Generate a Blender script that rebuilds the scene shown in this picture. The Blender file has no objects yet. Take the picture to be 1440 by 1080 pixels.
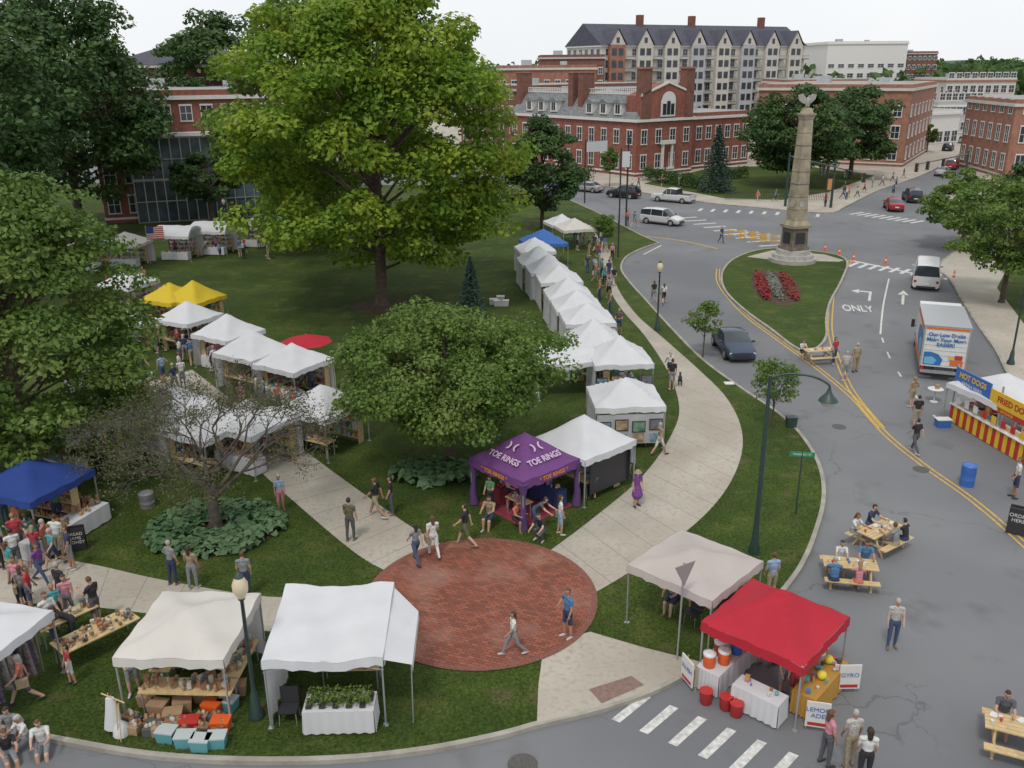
import bpy, bmesh, math, random
import numpy as np
from mathutils import Vector, Matrix
random.seed(7)
rad=math.radians
scene=bpy.context.scene
scene.view_settings.view_transform='Standard'
scene.view_settings.look='None'
scene.view_settings.exposure=0
COL=scene.collection
# ---------------------------------------------------------------- camera solve / ground survey
H=17.0; F=1250.0
CAM=Matrix.Translation((0,0,H))@Matrix.Rotation(math.pi/2-rad(19.6),4,'X')@Matrix.Rotation(rad(-0.5),4,'Z')
R3=CAM.to_3x3()
def ray(u,v): return R3@Vector(((u-720)/F,(540-v)/F,-1))
def G(u,v,z=.12):
    d=ray(u,v); t=(z-H)/d.z
    return Vector((d.x*t,d.y*t,z))
def HT(u,v,P):
    d=ray(u,v); return H+d.z*(P.xy.length/d.xy.length)
def AT(u,v,dist):
    d=ray(u,v); t=dist/d.y
    return Vector((d.x*t,dist,H+d.z*t))
def V0(p,z=0): return Vector((p[0],p[1],z))
cd=bpy.data.cameras.new("camera"); cam=bpy.data.objects.new("camera",cd); COL.objects.link(cam)
cam.matrix_world=CAM; cd.lens=36*F/1440; cd.sensor_width=36; cd.clip_end=6000; cd.clip_start=.5
scene.camera=cam
# ---------------------------------------------------------------- materials
MATS={}
def nd(nt,t,**k):
    n=nt.nodes.new(t)
    for a,b in k.items(): setattr(n,a,b)
    return n
def mat(name,col,rough=.8,noise=0,scale=3.0,bump=0,metal=0,spec=None,col2=None,emit=0):
    if name in MATS: return MATS[name]
    m=bpy.data.materials.new(name); m.use_nodes=True; nt=m.node_tree; b=nt.nodes['Principled BSDF']
    b.inputs['Base Color'].default_value=(*col,1); b.inputs['Roughness'].default_value=rough; b.inputs['Metallic'].default_value=metal
    if spec is not None: b.inputs['Specular IOR Level'].default_value=spec
    if noise or bump or col2:
        tc=nd(nt,'ShaderNodeTexCoord'); n=nd(nt,'ShaderNodeTexNoise'); n.inputs['Scale'].default_value=scale; n.inputs['Detail'].default_value=5
        nt.links.new(tc.outputs['Object'],n.inputs['Vector'])
        r=nd(nt,'ShaderNodeValToRGB'); r.color_ramp.elements[0].position=.3; r.color_ramp.elements[1].position=.7
        a=[max(0,c*(1-noise)) for c in col]; bb=list(col2) if col2 else [min(1,c*(1+noise)) for c in col]
        r.color_ramp.elements[0].color=(*a,1); r.color_ramp.elements[1].color=(*bb,1)
        nt.links.new(n.outputs['Fac'],r.inputs['Fac']); nt.links.new(r.outputs['Color'],b.inputs['Base Color'])
        if bump:
            bp=nd(nt,'ShaderNodeBump'); bp.inputs['Strength'].default_value=bump; bp.inputs['Distance'].default_value=.05
            nt.links.new(n.outputs['Fac'],bp.inputs['Height']); nt.links.new(bp.outputs['Normal'],b.inputs['Normal'])
    MATS[name]=m; return m
def mixn(nt,fac,a,b,mode='MIX'):
    m=nd(nt,'ShaderNodeMixRGB',blend_type=mode)
    for i,x in ((0,fac),(1,a),(2,b)):
        if hasattr(x,'links') or hasattr(x,'is_linked'): nt.links.new(x,m.inputs[i])
        elif isinstance(x,(int,float)): m.inputs[i].default_value=x
        else: m.inputs[i].default_value=(*x,1)
    return m.outputs[0]
def noise(nt,vec,scale,detail=4,lo=.35,hi=.65):
    n=nd(nt,'ShaderNodeTexNoise'); n.inputs['Scale'].default_value=scale; n.inputs['Detail'].default_value=detail
    nt.links.new(vec,n.inputs['Vector'])
    m=nd(nt,'ShaderNodeMapRange'); m.inputs[1].default_value=lo; m.inputs[2].default_value=hi
    nt.links.new(n.outputs['Fac'],m.inputs[0]); return m.outputs[0]
def ground_mat(name,fn,rough=.9,bump=.3,bs=30):
    m=bpy.data.materials.new(name); m.use_nodes=True; nt=m.node_tree; b=nt.nodes['Principled BSDF']; b.inputs['Roughness'].default_value=rough
    b.inputs['Specular IOR Level'].default_value=.25
    tc=nd(nt,'ShaderNodeTexCoord'); vec=tc.outputs['Object']
    nt.links.new(fn(nt,vec),b.inputs['Base Color'])
    bp=nd(nt,'ShaderNodeBump'); bp.inputs['Strength'].default_value=bump; bp.inputs['Distance'].default_value=.04
    nt.links.new(noise(nt,vec,bs,3,.2,.8),bp.inputs['Height']); nt.links.new(bp.outputs['Normal'],b.inputs['Normal'])
    MATS[name]=m; return m
def f_grass(nt,v):
    c=mixn(nt,noise(nt,v,.22,4),(.036,.066,.011),(.074,.112,.018))
    c=mixn(nt,noise(nt,v,1.8,6,.4,.72),c,(.045,.072,.014))
    c=mixn(nt,noise(nt,v,.6,5,.55,.75),c,(.100,.122,.032))
    c2=mixn(nt,noise(nt,v,9,6,.3,.75),(.42,.48,.4),(1.4,1.38,1.25)); c=mixn(nt,.95,c,c2,'MULTIPLY')
    w=noise(nt,v,.75,7,.585,.70)
    return mixn(nt,mixn(nt,w,(0,0,0),(.55,.55,.55)),c,(.13,.10,.052))
GRASS=ground_mat('grass_mat',f_grass,.95,.9,22)
def f_asph(nt,v):
    c=mixn(nt,noise(nt,v,.10,5),(.145,.151,.162),(.192,.197,.206))
    c=mixn(nt,noise(nt,v,45,3,.3,.7),mixn(nt,1,c,(.84,.84,.84),'MULTIPLY'),mixn(nt,1,c,(1.10,1.10,1.10),'MULTIPLY'))
    c=mixn(nt,noise(nt,v,.5,6,.58,.75),c,(.125,.128,.134))
    n=nd(nt,'ShaderNodeTexNoise'); n.inputs['Scale'].default_value=.9; n.inputs['Detail'].default_value=5; nt.links.new(v,n.inputs['Vector'])
    va=nd(nt,'ShaderNodeVectorMath',operation='MULTIPLY_ADD'); nt.links.new(n.outputs['Color'],va.inputs[0]); va.inputs[1].default_value=(2.2,2.2,0); nt.links.new(v,va.inputs[2])
    vo=nd(nt,'ShaderNodeTexVoronoi',feature='DISTANCE_TO_EDGE'); vo.inputs['Scale'].default_value=.13; nt.links.new(va.outputs[0],vo.inputs['Vector'])
    mr=nd(nt,'ShaderNodeMapRange'); mr.inputs[1].default_value=.001; mr.inputs[2].default_value=.005; mr.inputs[3].default_value=.4; mr.inputs[4].default_value=0
    nt.links.new(vo.outputs['Distance'],mr.inputs[0])
    mk=nd(nt,'ShaderNodeMath',operation='MULTIPLY'); nt.links.new(mr.outputs[0],mk.inputs[0]); nt.links.new(noise(nt,v,.15,2,.47,.62),mk.inputs[1])
    return mixn(nt,mk.outputs[0],c,(.05,.05,.052))
ASPH=ground_mat('asphalt_mat',f_asph,.85,.25,60)
def f_conc(nt,v):
    c=mixn(nt,noise(nt,v,.35,5),(.34,.31,.26),(.42,.385,.33))
    return mixn(nt,noise(nt,v,6,6,.5,.8),c,(.29,.26,.215))
CONC=ground_mat('concrete_mat',f_conc,.9,.15,40)
def f_kerb(nt,v): return mixn(nt,noise(nt,v,1.5,5),(.26,.24,.21),(.36,.34,.30))
KERB=ground_mat('kerb_mat',f_kerb,.9,.2,20)
def f_pav(nt,v):
    br=nd(nt,'ShaderNodeTexBrick'); br.inputs['Scale'].default_value=1; br.inputs['Brick Width'].default_value=.24; br.inputs['Row Height'].default_value=.12
    br.inputs['Mortar Size'].default_value=.010; br.inputs['Color1'].default_value=(.30,.10,.062,1); br.inputs['Color2'].default_value=(.17,.06,.042,1); br.inputs['Mortar'].default_value=(.08,.05,.038,1)
    mp=nd(nt,'ShaderNodeMapping'); mp.inputs['Rotation'].default_value=(0,0,.35); nt.links.new(v,mp.inputs[0]); nt.links.new(mp.outputs[0],br.inputs['Vector'])
    c=mixn(nt,mixn(nt,noise(nt,v,.45,6,.5,.75),(0,0,0),(.6,.6,.6)),br.outputs['Color'],(.36,.22,.18))
    return c
PAV=ground_mat('brick_paving_mat',f_pav,.9,.2,30)
def f_soil(nt,v): return mixn(nt,noise(nt,v,5,6),(.05,.032,.022),(.11,.08,.055))
SOIL=ground_mat('mulch_mat',f_soil,.95,.8,20)
def f_land(nt,v): return mixn(nt,noise(nt,v,.02,5),(.05,.075,.03),(.11,.12,.09))
LAND=ground_mat('land_mat',f_land,.95,.1,2)
PAINTW=mat('road_paint_white',(.52,.52,.5),.7,.3,6); PAINTY=mat('road_paint_yellow',(.52,.33,.05),.7,.25,6)
WHITE=mat('white_trim',(.60,.59,.57),.6,.06,2); BRICK=mat('brick_wall',(.225,.082,.058),.9,.25,1.6); BRICK2=mat('brick_wall_b',(.28,.135,.095),.9,.22,1.2)
BRICKD=mat('brick_dark',(.165,.075,.055),.9,.22,1.2)
SLATE=mat('slate_roof',(.17,.18,.185),.8,.4,2.6); SLATED=mat('dark_roof',(.06,.062,.085),.8,.2,1.0); FLATR=mat('flat_roof',(.28,.27,.26),.9,.2,.4)
GLASS=mat('window_glass',(.03,.04,.05),.08,.4,.7); CREAM=mat('cream_stucco',(.50,.475,.43),.85,.08,1); GREYW=mat('grey_siding',(.38,.39,.40),.8,.1,1)
STONE=mat('monument_stone',(.30,.26,.19),.85,.3,1.4,.3); STONED=mat('monument_dark',(.15,.125,.10),.85,.3,2,.3); STONEL=mat('monument_granite',(.36,.345,.32),.85,.18,3,.2)
BARK=mat('bark',(.085,.062,.045),.95,.4,5,.8); BARKG=mat('bark_grey',(.095,.077,.062),.95,.35,5,.6)
METALG=mat('lamp_green',(.025,.05,.045),.45,.15,5); METALB=mat('dark_metal',(.03,.03,.035),.45); STEEL=mat('steel',(.42,.43,.44),.4,metal=.6); TYRE=mat('tyre',(.02,.02,.02),.8)
WOOD=mat('pine_wood',(.50,.37,.19),.7,.15,6); CARD=mat('cardboard',(.33,.21,.12),.85,.15,3)
def cloth(name,col,tr=.25):
    if name in MATS: return MATS[name]
    m=mat(name,col,.85,.05,1.2,.3); nt=m.node_tree; b=nt.nodes['Principled BSDF']; o=nt.nodes['Material Output']
    t=nd(nt,'ShaderNodeBsdfTranslucent'); t.inputs[0].default_value=(*col,1); mx=nd(nt,'ShaderNodeMixShader'); mx.inputs[0].default_value=tr
    nt.links.new(b.outputs[0],mx.inputs[1]); nt.links.new(t.outputs[0],mx.inputs[2]); nt.links.new(mx.outputs[0],o.inputs[0]); return m
CW=cloth('canopy_white',(.64,.65,.675),.2); CC=cloth('canopy_cream',(.62,.595,.555),.2); CMESH=cloth('canopy_pale',(.56,.50,.475),.3); CR=cloth('canopy_red',(.46,.018,.038),.2)
CB=cloth('canopy_blue',(.018,.05,.24),.12); CP=cloth('canopy_purple',(.15,.05,.19),.12); CY=cloth('canopy_yellow',(.65,.48,.03),.2); CBL=cloth('canopy_midblue',(.05,.14,.42),.15)
TCLOTH=cloth('table_cloth',(.58,.58,.60),.1)
def leafmat(name,c1,c2,c3,tr=.35):
    m=bpy.data.materials.new(name); m.use_nodes=True; nt=m.node_tree; b=nt.nodes['Principled BSDF']; o=nt.nodes['Material Output']
    g=nd(nt,'ShaderNodeNewGeometry'); tc=nd(nt,'ShaderNodeTexCoord')
    c=mixn(nt,g.outputs['Random Per Island'],c1,c2); c=mixn(nt,noise(nt,tc.outputs['Object'],.35,3,.42,.68),c,c3)
    nt.links.new(c,b.inputs['Base Color']); b.inputs['Roughness'].default_value=.55; b.inputs['Specular IOR Level'].default_value=.3
    t=nd(nt,'ShaderNodeBsdfTranslucent'); nt.links.new(c,t.inputs[0]); mx=nd(nt,'ShaderNodeMixShader'); mx.inputs[0].default_value=tr
    nt.links.new(b.outputs[0],mx.inputs[1]); nt.links.new(t.outputs[0],mx.inputs[2]); nt.links.new(mx.outputs[0],o.inputs[0]); MATS[name]=m; return m
L_BRIGHT=leafmat('leaf_bright',(.095,.19,.018),(.19,.30,.028),(.28,.36,.035),.42)
L_MID=leafmat('leaf_mid',(.065,.13,.022),(.135,.215,.038),(.17,.24,.055),.36)
L_DARK=leafmat('leaf_dark',(.028,.068,.02),(.064,.122,.032),(.082,.145,.038),.3)
L_HOSTA=leafmat('leaf_hosta',(.06,.14,.06),(.13,.23,.10),(.18,.28,.14),.3)
L_BLUE=leafmat('leaf_spruce',(.03,.065,.05),(.065,.12,.09),(.045,.09,.065),.2)
L_BROWN=leafmat('leaf_brown',(.07,.085,.035),(.13,.135,.06),(.10,.12,.045),.3)
L_RED=leafmat('petals_red',(.20,.015,.02),(.32,.03,.04),(.22,.08,.05),.2)
L_GRASS=leafmat('grass_blades',(.042,.075,.012),(.085,.130,.022),(.075,.105,.02),.3)
# ---------------------------------------------------------------- mesh builder
class MB:
    def __init__(s): s.v=[];s.f=[];s.mi=[];s.mats=[];s.sm=[]
    def ix(s,m):
        if m not in s.mats: s.mats.append(m)
        return s.mats.index(m)
    def add(s,vs,fs,m,M=None,smooth=False):
        o=len(s.v); i=s.ix(m)
        for p in vs:
            p=Vector(p); s.v.append(tuple(M@p if M else p))
        for f in fs: s.f.append([k+o for k in f]); s.mi.append(i); s.sm.append(smooth)
    def bb(s,x0,x1,y0,y1,z0,z1,m,M=None):
        s.add([(x,y,z) for z in (z0,z1) for y in (y0,y1) for x in (x0,x1)],[(0,2,3,1),(4,5,7,6),(0,1,5,4),(2,6,7,3),(0,4,6,2),(1,3,7,5)],m,M)
    def box(s,c,sz,m,rz=0,M=None):
        T=Matrix.Translation(c)@Matrix.Rotation(rz,4,'Z'); T=M@T if M else T
        x,y,z=[k/2 for k in sz]; s.bb(-x,x,-y,y,-z,z,m,T)
    def rings(s,R,m,M=None,smooth=True,cap=True,mlist=None):
        n=len(R[0]); vs=[p for r in R for p in r]; fs=[]
        for i in range(len(R)-1):
            for j in range(n): fs.append((i*n+j,i*n+(j+1)%n,(i+1)*n+(j+1)%n,(i+1)*n+j))
        s.add(vs,fs,m,M,smooth)
        if cap: s.add(R[0],[list(range(n))[::-1]],m,M); s.add(R[-1],[list(range(n))],m,M)
    def tube(s,pts,rs,m,n=8,M=None,cap=True,ex=1,ey=1):
        R=[]; pts=[Vector(p) for p in pts]
        for i,p in enumerate(pts):
            d=(pts[min(i+1,len(pts)-1)]-pts[max(i-1,0)]); d=d.normalized() if d.length>1e-6 else Vector((0,0,1))
            x=Vector((1,0,0)) if abs(d.x)<.9 else Vector((0,1,0)); x=(x-d*x.dot(d)).normalized(); y=d.cross(x)
            r=rs[i] if isinstance(rs,(list,tuple)) else rs
            R.append([p+x*math.cos(2*math.pi*k/n)*r*ex+y*math.sin(2*math.pi*k/n)*r*ey for k in range(n)])
        s.rings(R,m,M,True,cap)
    def cap(s,p,q,r1,r2,m,n=10,M=None,ex=1,ey=1):
        p=Vector(p);q=Vector(q); d=(q-p); d=d.normalized() if d.length>1e-6 else Vector((0,0,1))
        P=[p-d*r1*.98,p-d*r1*.7,p,q,q+d*r2*.7,q+d*r2*.98]; s.tube(P,[r1*.2,r1*.7,r1,r2,r2*.7,r2*.2],m,n,M,True,ex,ey)
    def lathe(s,prof,m,n=16,M=None,smooth=True):
        s.rings([[(r*math.cos(2*math.pi*k/n),r*math.sin(2*math.pi*k/n),z) for k in range(n)] for r,z in prof],m,M,smooth)
    def obj(s,name,loc=(0,0,0),rz=0,parent=None,recalc=True):
        me=bpy.data.meshes.new(name); me.from_pydata(s.v,[],s.f)
        for m in s.mats: me.materials.append(m)
        me.polygons.foreach_set('material_index',s.mi); me.polygons.foreach_set('use_smooth',s.sm)
        if recalc:
            bm=bmesh.new(); bm.from_mesh(me); bmesh.ops.recalc_face_normals(bm,faces=bm.faces); bm.to_mesh(me); bm.free()
        me.update(); o=bpy.data.objects.new(name,me); COL.objects.link(o); o.location=loc; o.rotation_euler=(0,0,rz)
        if parent: o.parent=parent
        return o
def empty(name,loc,rz=0):
    e=bpy.data.objects.new(name,None); COL.objects.link(e); e.location=loc; e.rotation_euler=(0,0,rz); e.empty_display_size=.2; return e
def text(body,parent,loc,rot,size,m,sx=1,sy=1,name='lettering',bold=0):
    c=bpy.data.curves.new(name,'FONT'); c.body=body; c.size=size; c.align_x='CENTER'; c.align_y='CENTER'; c.extrude=.003; c.offset=bold
    o=bpy.data.objects.new(name,c); COL.objects.link(o); o.location=loc; o.rotation_euler=rot; o.scale=(sx,sy,1); c.materials.append(m)
    if parent: o.parent=parent
    return o
def yaw_of(a,b): return math.atan2(b.y-a.y,b.x-a.x)
# ---------------------------------------------------------------- ground sheets
def catm(P,n=6,closed=False):
    out=[];N=len(P)
    rng=range(N) if closed else range(N-1)
    for i in rng:
        g=(lambda k:P[k%N]) if closed else (lambda k:P[max(0,min(N-1,k))])
        a,b,c,d=g(i-1),g(i),g(i+1),g(i+2)
        for k in range(n):
            t=k/n; out.append(.5*((2*b)+(c-a)*t+(2*a-5*b+4*c-d)*t*t+(-a+3*b-3*c+d)*t**3))
    if not closed: out.append(P[-1].copy())
    return out
NOGO=[]
def sheet(name,P,z,m):
    b=MB(); a=sum(P[i].x*P[(i+1)%len(P)].y-P[(i+1)%len(P)].x*P[i].y for i in range(len(P)))
    if a<0: P=P[::-1]
    if m in (CONC,PAV,SOIL): NOGO.append(np.array([(p.x,p.y) for p in P]))
    b.add([(p.x,p.y,z) for p in P],[list(range(len(P)))],m); return b.obj(name,recalc=False)
def kerb(name,P,closed,zt=.135,w=.17,side=None):
    b=MB();N=len(P); a=sum(P[i].x*P[(i+1)%N].y-P[(i+1)%N].x*P[i].y for i in range(N)); sg=1 if a>0 else -1
    if side: sg=side
    O=[]
    for i in range(N):
        A=P[(i-1)%N] if closed or i>0 else P[i]; C=P[(i+1)%N] if closed or i<N-1 else P[i]
        d=(C-A); d.z=0; d.normalize(); O.append(Vector((P[i].x+d.y*w*sg,P[i].y-d.x*w*sg,0)))
    vs=[]
    for p,o in zip(P,O): vs+= [(p.x,p.y,.0),(p.x,p.y,zt),(o.x,o.y,zt),(o.x,o.y,-.01)]
    fs=[]
    for i in range(N if closed else N-1):
        j=(i+1)%N
        for k in range(3): fs.append((i*4+k,i*4+k+1,j*4+k+1,j*4+k))
    b.add(vs,fs,KERB); return b.obj(name)
def block(name,pts,m,closed_k=True,smooth=5):
    P=[G(u,v,0) for u,v in pts]
    if smooth: P=catm(P,smooth,True)
    sheet(name,P,.12,m); kerb('kerb',P,True); return P
g=MB(); g.add([(-2500,-60,-.02),(2500,-60,-.02),(2500,5000,-.02),(-2500,5000,-.02)],[(0,1,2,3)],LAND); g.obj('ground')
g=MB(); g.add([(-140,2,0),(260,2,0),(260,420,0),(-140,420,0)],[(0,1,2,3)],ASPH); g.obj('road')
edge=[(-60,1012),(85,1040),(210,1061),(340,1069),(480,1067),(600,1054),(700,1034),(755,1019),(840,998),(920,970),(990,930),(1060,872),(1120,802),(1148,735),(1155,690),(1146,650),(1122,612),(1090,582),(1040,548),(985,507),(940,461),(905,422),(882,396),(872,378),(880,362),(903,350),(925,343)]
P=[G(u,v,0) for u,v in edge]; E=catm(P,6)
far=[G(u,v,0) for u,v in [(900,332),(850,305),(800,282),(700,262)]]+[Vector((-110,150,0)),Vector((-110,22,0))]
park=E+far
sheet('park_lawn',park,.12,GRASS); kerb('kerb',park,True)
Z=[.124]
def path(name,L,Rr,joint=1.5,m=None,n=6):
    L=catm([G(*p) for p in L],n); Rr=catm([G(*p) for p in Rr],n); z=Z[0]; Z[0]+=.003
    NOGO.append(np.array([(p.x,p.y) for p in L+Rr[::-1]]))
    k=min(len(L),len(Rr)); b=MB()
    vs=[]
    for i in range(k): vs+=[(L[i].x,L[i].y,z),(Rr[i].x,Rr[i].y,z)]
    b.add(vs,[(2*i,2*i+1,2*i+3,2*i+2) for i in range(k-1)],m or CONC)
    if joint:
        J=mat('joint',(.20,.18,.15),.95); acc=0
        for i in range(k-1):
            mid0=(L[i]+Rr[i])/2; mid1=(L[i+1]+Rr[i+1])/2; d=(mid1-mid0).length; s=joint-acc
            while s<d:
                t=s/d; a=L[i].lerp(L[i+1],t); c=Rr[i].lerp(Rr[i+1],t); dv=(mid1-mid0).normalized()*.014
                b.add([(a.x-dv.x,a.y-dv.y,z+.002),(c.x-dv.x,c.y-dv.y,z+.002),(c.x+dv.x,c.y+dv.y,z+.002),(a.x+dv.x,a.y+dv.y,z+.002)],[(0,1,2,3)],J); s+=joint
            acc=(acc+d)%joint
    b.obj(name)
path('sidewalk',[(752,790),(835,728),(905,668),(945,610),(955,570),(938,520),(905,470),(872,432),(852,395),(842,350),(835,325)],[(822,842),(915,785),(1000,715),(1038,655),(1043,605),(1022,560),(985,522),(938,480),(893,440),(866,398),(860,355),(862,330)])
path('footpath',[(560,810),(500,778),(398,692),(340,640),(280,590),(200,540)],[(640,775),(580,742),(480,672),(410,620),(350,580),(270,520)])
path('footpath',[(545,832),(440,838),(362,838),(225,815),(95,788),(-40,782)],[(560,880),(440,890),(350,885),(200,862),(80,850),(-60,850)])
sheet('pavement',[G(*p) for p in [(765,905),(757,965),(755,1017),(800,1007),(840,995),(880,983),(918,968),(955,950),(984,931),(905,911),(830,889)]],.138,CONC)
sheet('tactile_paving',[G(*p) for p in [(828,970),(888,951),(906,964),(846,990)]],.142,mat('tactile_red',(.20,.13,.11),.9,.2,8))
cc=(G(514,850)+G(838,850))/2; ca=G(677,760); cb=G(677,941); cc=Vector((cc.x,(ca.y+cb.y)/2,0)); cr=(ca.y-cb.y)/2
sheet('brick_plaza',[Vector((cc.x+cr*1.01*math.cos(a),cc.y+cr*math.sin(a),0)) for a in [i*math.pi/36 for i in range(72)]],.146,PAV)
b=MB()
vs=[];
for i in range(72):
    a=i*math.pi/36
    for r in (cr*.975,cr*1.03): vs.append((cc.x+r*math.cos(a),cc.y+r*math.sin(a),.150))
b.add(vs,[(2*i,2*i+1,(2*i+3)%144,(2*i+2)%144) for i in range(72)],mat('brick_edge',(.19,.075,.055),.9,.35,14)); b.obj('brick_border')
isl=[(1085,351),(1040,362),(1018,382),(1020,408),(1048,437),(1085,464),(1112,485),(1130,494),(1148,490),(1160,474),(1160,450),(1166,425),(1182,395),(1189,368),(1160,357)]
PI=block('monument_island',isl,GRASS)
sheet('pavement',[G(*p) for p in [(1086,352),(1050,361),(1090,366),(1180,368),(1187,366),(1160,358)]],.125,CONC)
block('city_block',[(640,232),(760,247),(850,262),(975,283),(1060,292),(1160,300),(1188,291),(1235,268),(1300,245),(1350,218),(1385,197),(1400,180),(1380,150),(900,135),(500,160)],CONC,smooth=4)
sheet('lawn',[G(*p) for p in [(905,258),(960,268),(1020,279),(1100,281),(1165,270),(1230,247),(1120,232),(1000,236)]],.13,GRASS)
block('city_block',[(1322,374),(1338,395),(1368,445),(1400,490),(1455,560),(1700,640),(2100,560),(1900,360),(1560,330),(1380,345)],CONC,smooth=4)
sheet('lawn',[G(*p) for p in [(1402,405),(1440,455),(1500,500),(1700,560),(1700,420),(1500,360),(1420,370)]],.13,GRASS)
block('city_block',[(1335,300),(1345,268),(1395,225),(1425,200),(1440,178),(1500,170),(1900,180),(2000,260),(1600,300),(1420,315)],CONC,smooth=4)
# ---------------------------------------------------------------- road markings
rm=MB()
def line(pts,w,m,z=.006,dash=None,off=0,n=5):
    P=catm([G(u,v,0) for u,v in pts],n); acc=0
    for i in range(len(P)-1):
        a,c=P[i],P[i+1]; d=(c-a); L=d.length
        if L<1e-4: continue
        d/=L; q=Vector((-d.y,d.x,0)); A=a+q*off; C=c+q*off
        acc+=L
        if dash and (acc%(dash[0]+dash[1]))>dash[0]: continue
        rm.add([(A.x-q.x*w/2,A.y-q.y*w/2,z),(C.x-q.x*w/2,C.y-q.y*w/2,z),(C.x+q.x*w/2,C.y+q.y*w/2,z),(A.x+q.x*w/2,A.y+q.y*w/2,z)],[(0,1,2,3)],m)
for o in (-.13,.13):
    line([(1010,378),(1012,400),(1045,440),(1095,478),(1150,518),(1200,560),(1245,610),(1300,655),(1370,705),(1450,775),(1530,860)],.09,PAINTY,off=o)
    line([(1196,366),(1175,400),(1168,440),(1170,480),(1195,545),(1240,602)],.09,PAINTY,.01,off=o)
line([(1250,392),(1242,430),(1238,470)],.12,PAINTW); line([(1240,475),(1255,510),(1290,560),(1340,610)],.11,PAINTW,dash=(1.2,2.4),n=14)
line([(1196,366),(1300,388)],.35,PAINTW,.008)
line([(885,330),(955,338),(1010,350)],.2,PAINTY,.008); line([(930,345),(905,358)],.15,PAINTW)
def bars(a,b,n,length,w,ang=None):
    A=G(*a,0);B=G(*b,0); d=(B-A).normalized(); q=Vector((-d.y,d.x,0))
    for i in range(n):
        c=A.lerp(B,i/(n-1)); P=[c-d*w/2-q*length/2,c+d*w/2-q*length/2,c+d*w/2+q*length/2,c-d*w/2+q*length/2]
        rm.add([(p.x,p.y,.007) for p in P],[(0,1,2,3)],PAINTW)
bars((1200,372),(1335,390),10,2.2,.35)
bars((965,306),(1085,345),9,2.8,.4); bars((1205,300),(1290,312),9,2.6,.4); bars((985,295),(1150,303),10,2.2,.4)
A=G(888,996,0);B=G(1125,1092,0)
for i in range(6):
    c=A.lerp(B,i/5.6); q=(G(918,977,0)-G(866,1019,0)).normalized(); d=(B-A).normalized()
    P=[c-d*.13-q*.72,c+d*.13-q*.72,c+d*.13+q*.72,c-d*.13+q*.72]; rm.add([(p.x,p.y,.007) for p in P],[(0,1,2,3)],PAINTW)
def arrow(c,up,turn):
    C=G(*c,0); D=(G(*up,0)-C).normalized(); q=Vector((D.y,-D.x,0)); 
    def pt(x,y): p=C+q*x+D*y*2; return (p.x,p.y,.008)
    if turn:
        rm.add([pt(.45,-1),pt(.65,-1),pt(.65,.6),pt(.45,.6)],[(0,1,2,3)],PAINTW); rm.add([pt(-.3,.4),pt(.45,.4),pt(.45,.6),pt(-.3,.6)],[(0,1,2,3)],PAINTW)
        rm.add([pt(-.9,.5),pt(-.3,.15),pt(-.3,.85)],[(0,1,2)],PAINTW)
    else:
        rm.add([pt(-.1,-1.2),pt(.1,-1.2),pt(.1,.5),pt(-.1,.5)],[(0,1,2,3)],PAINTW); rm.add([pt(-.4,.4),pt(.4,.4),pt(0,1.2)],[(0,1,2)],PAINTW)
arrow((1213,414),(1216,397),True); arrow((1270,418),(1271,400),False)
rmo=rm.obj('road_markings',recalc=False)
oc=G(1206,434,.008); text('ONLY',rmo,oc,(0,0,rad(-14)),.80,PAINTW,1.0,3.2,bold=.012)
pm=MB()
for (u,v,r) in ((735,1075,.4),(1295,660,.35),(1180,600,.35)):
    p=G(u,v,0.009); pm.lathe([(r,.009),(r*.98,.013)],mat('iron',(.08,.075,.07),.7,.3,20),20,Matrix.Translation((p.x,p.y,0)))
pm.obj('manhole_cover')
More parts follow.
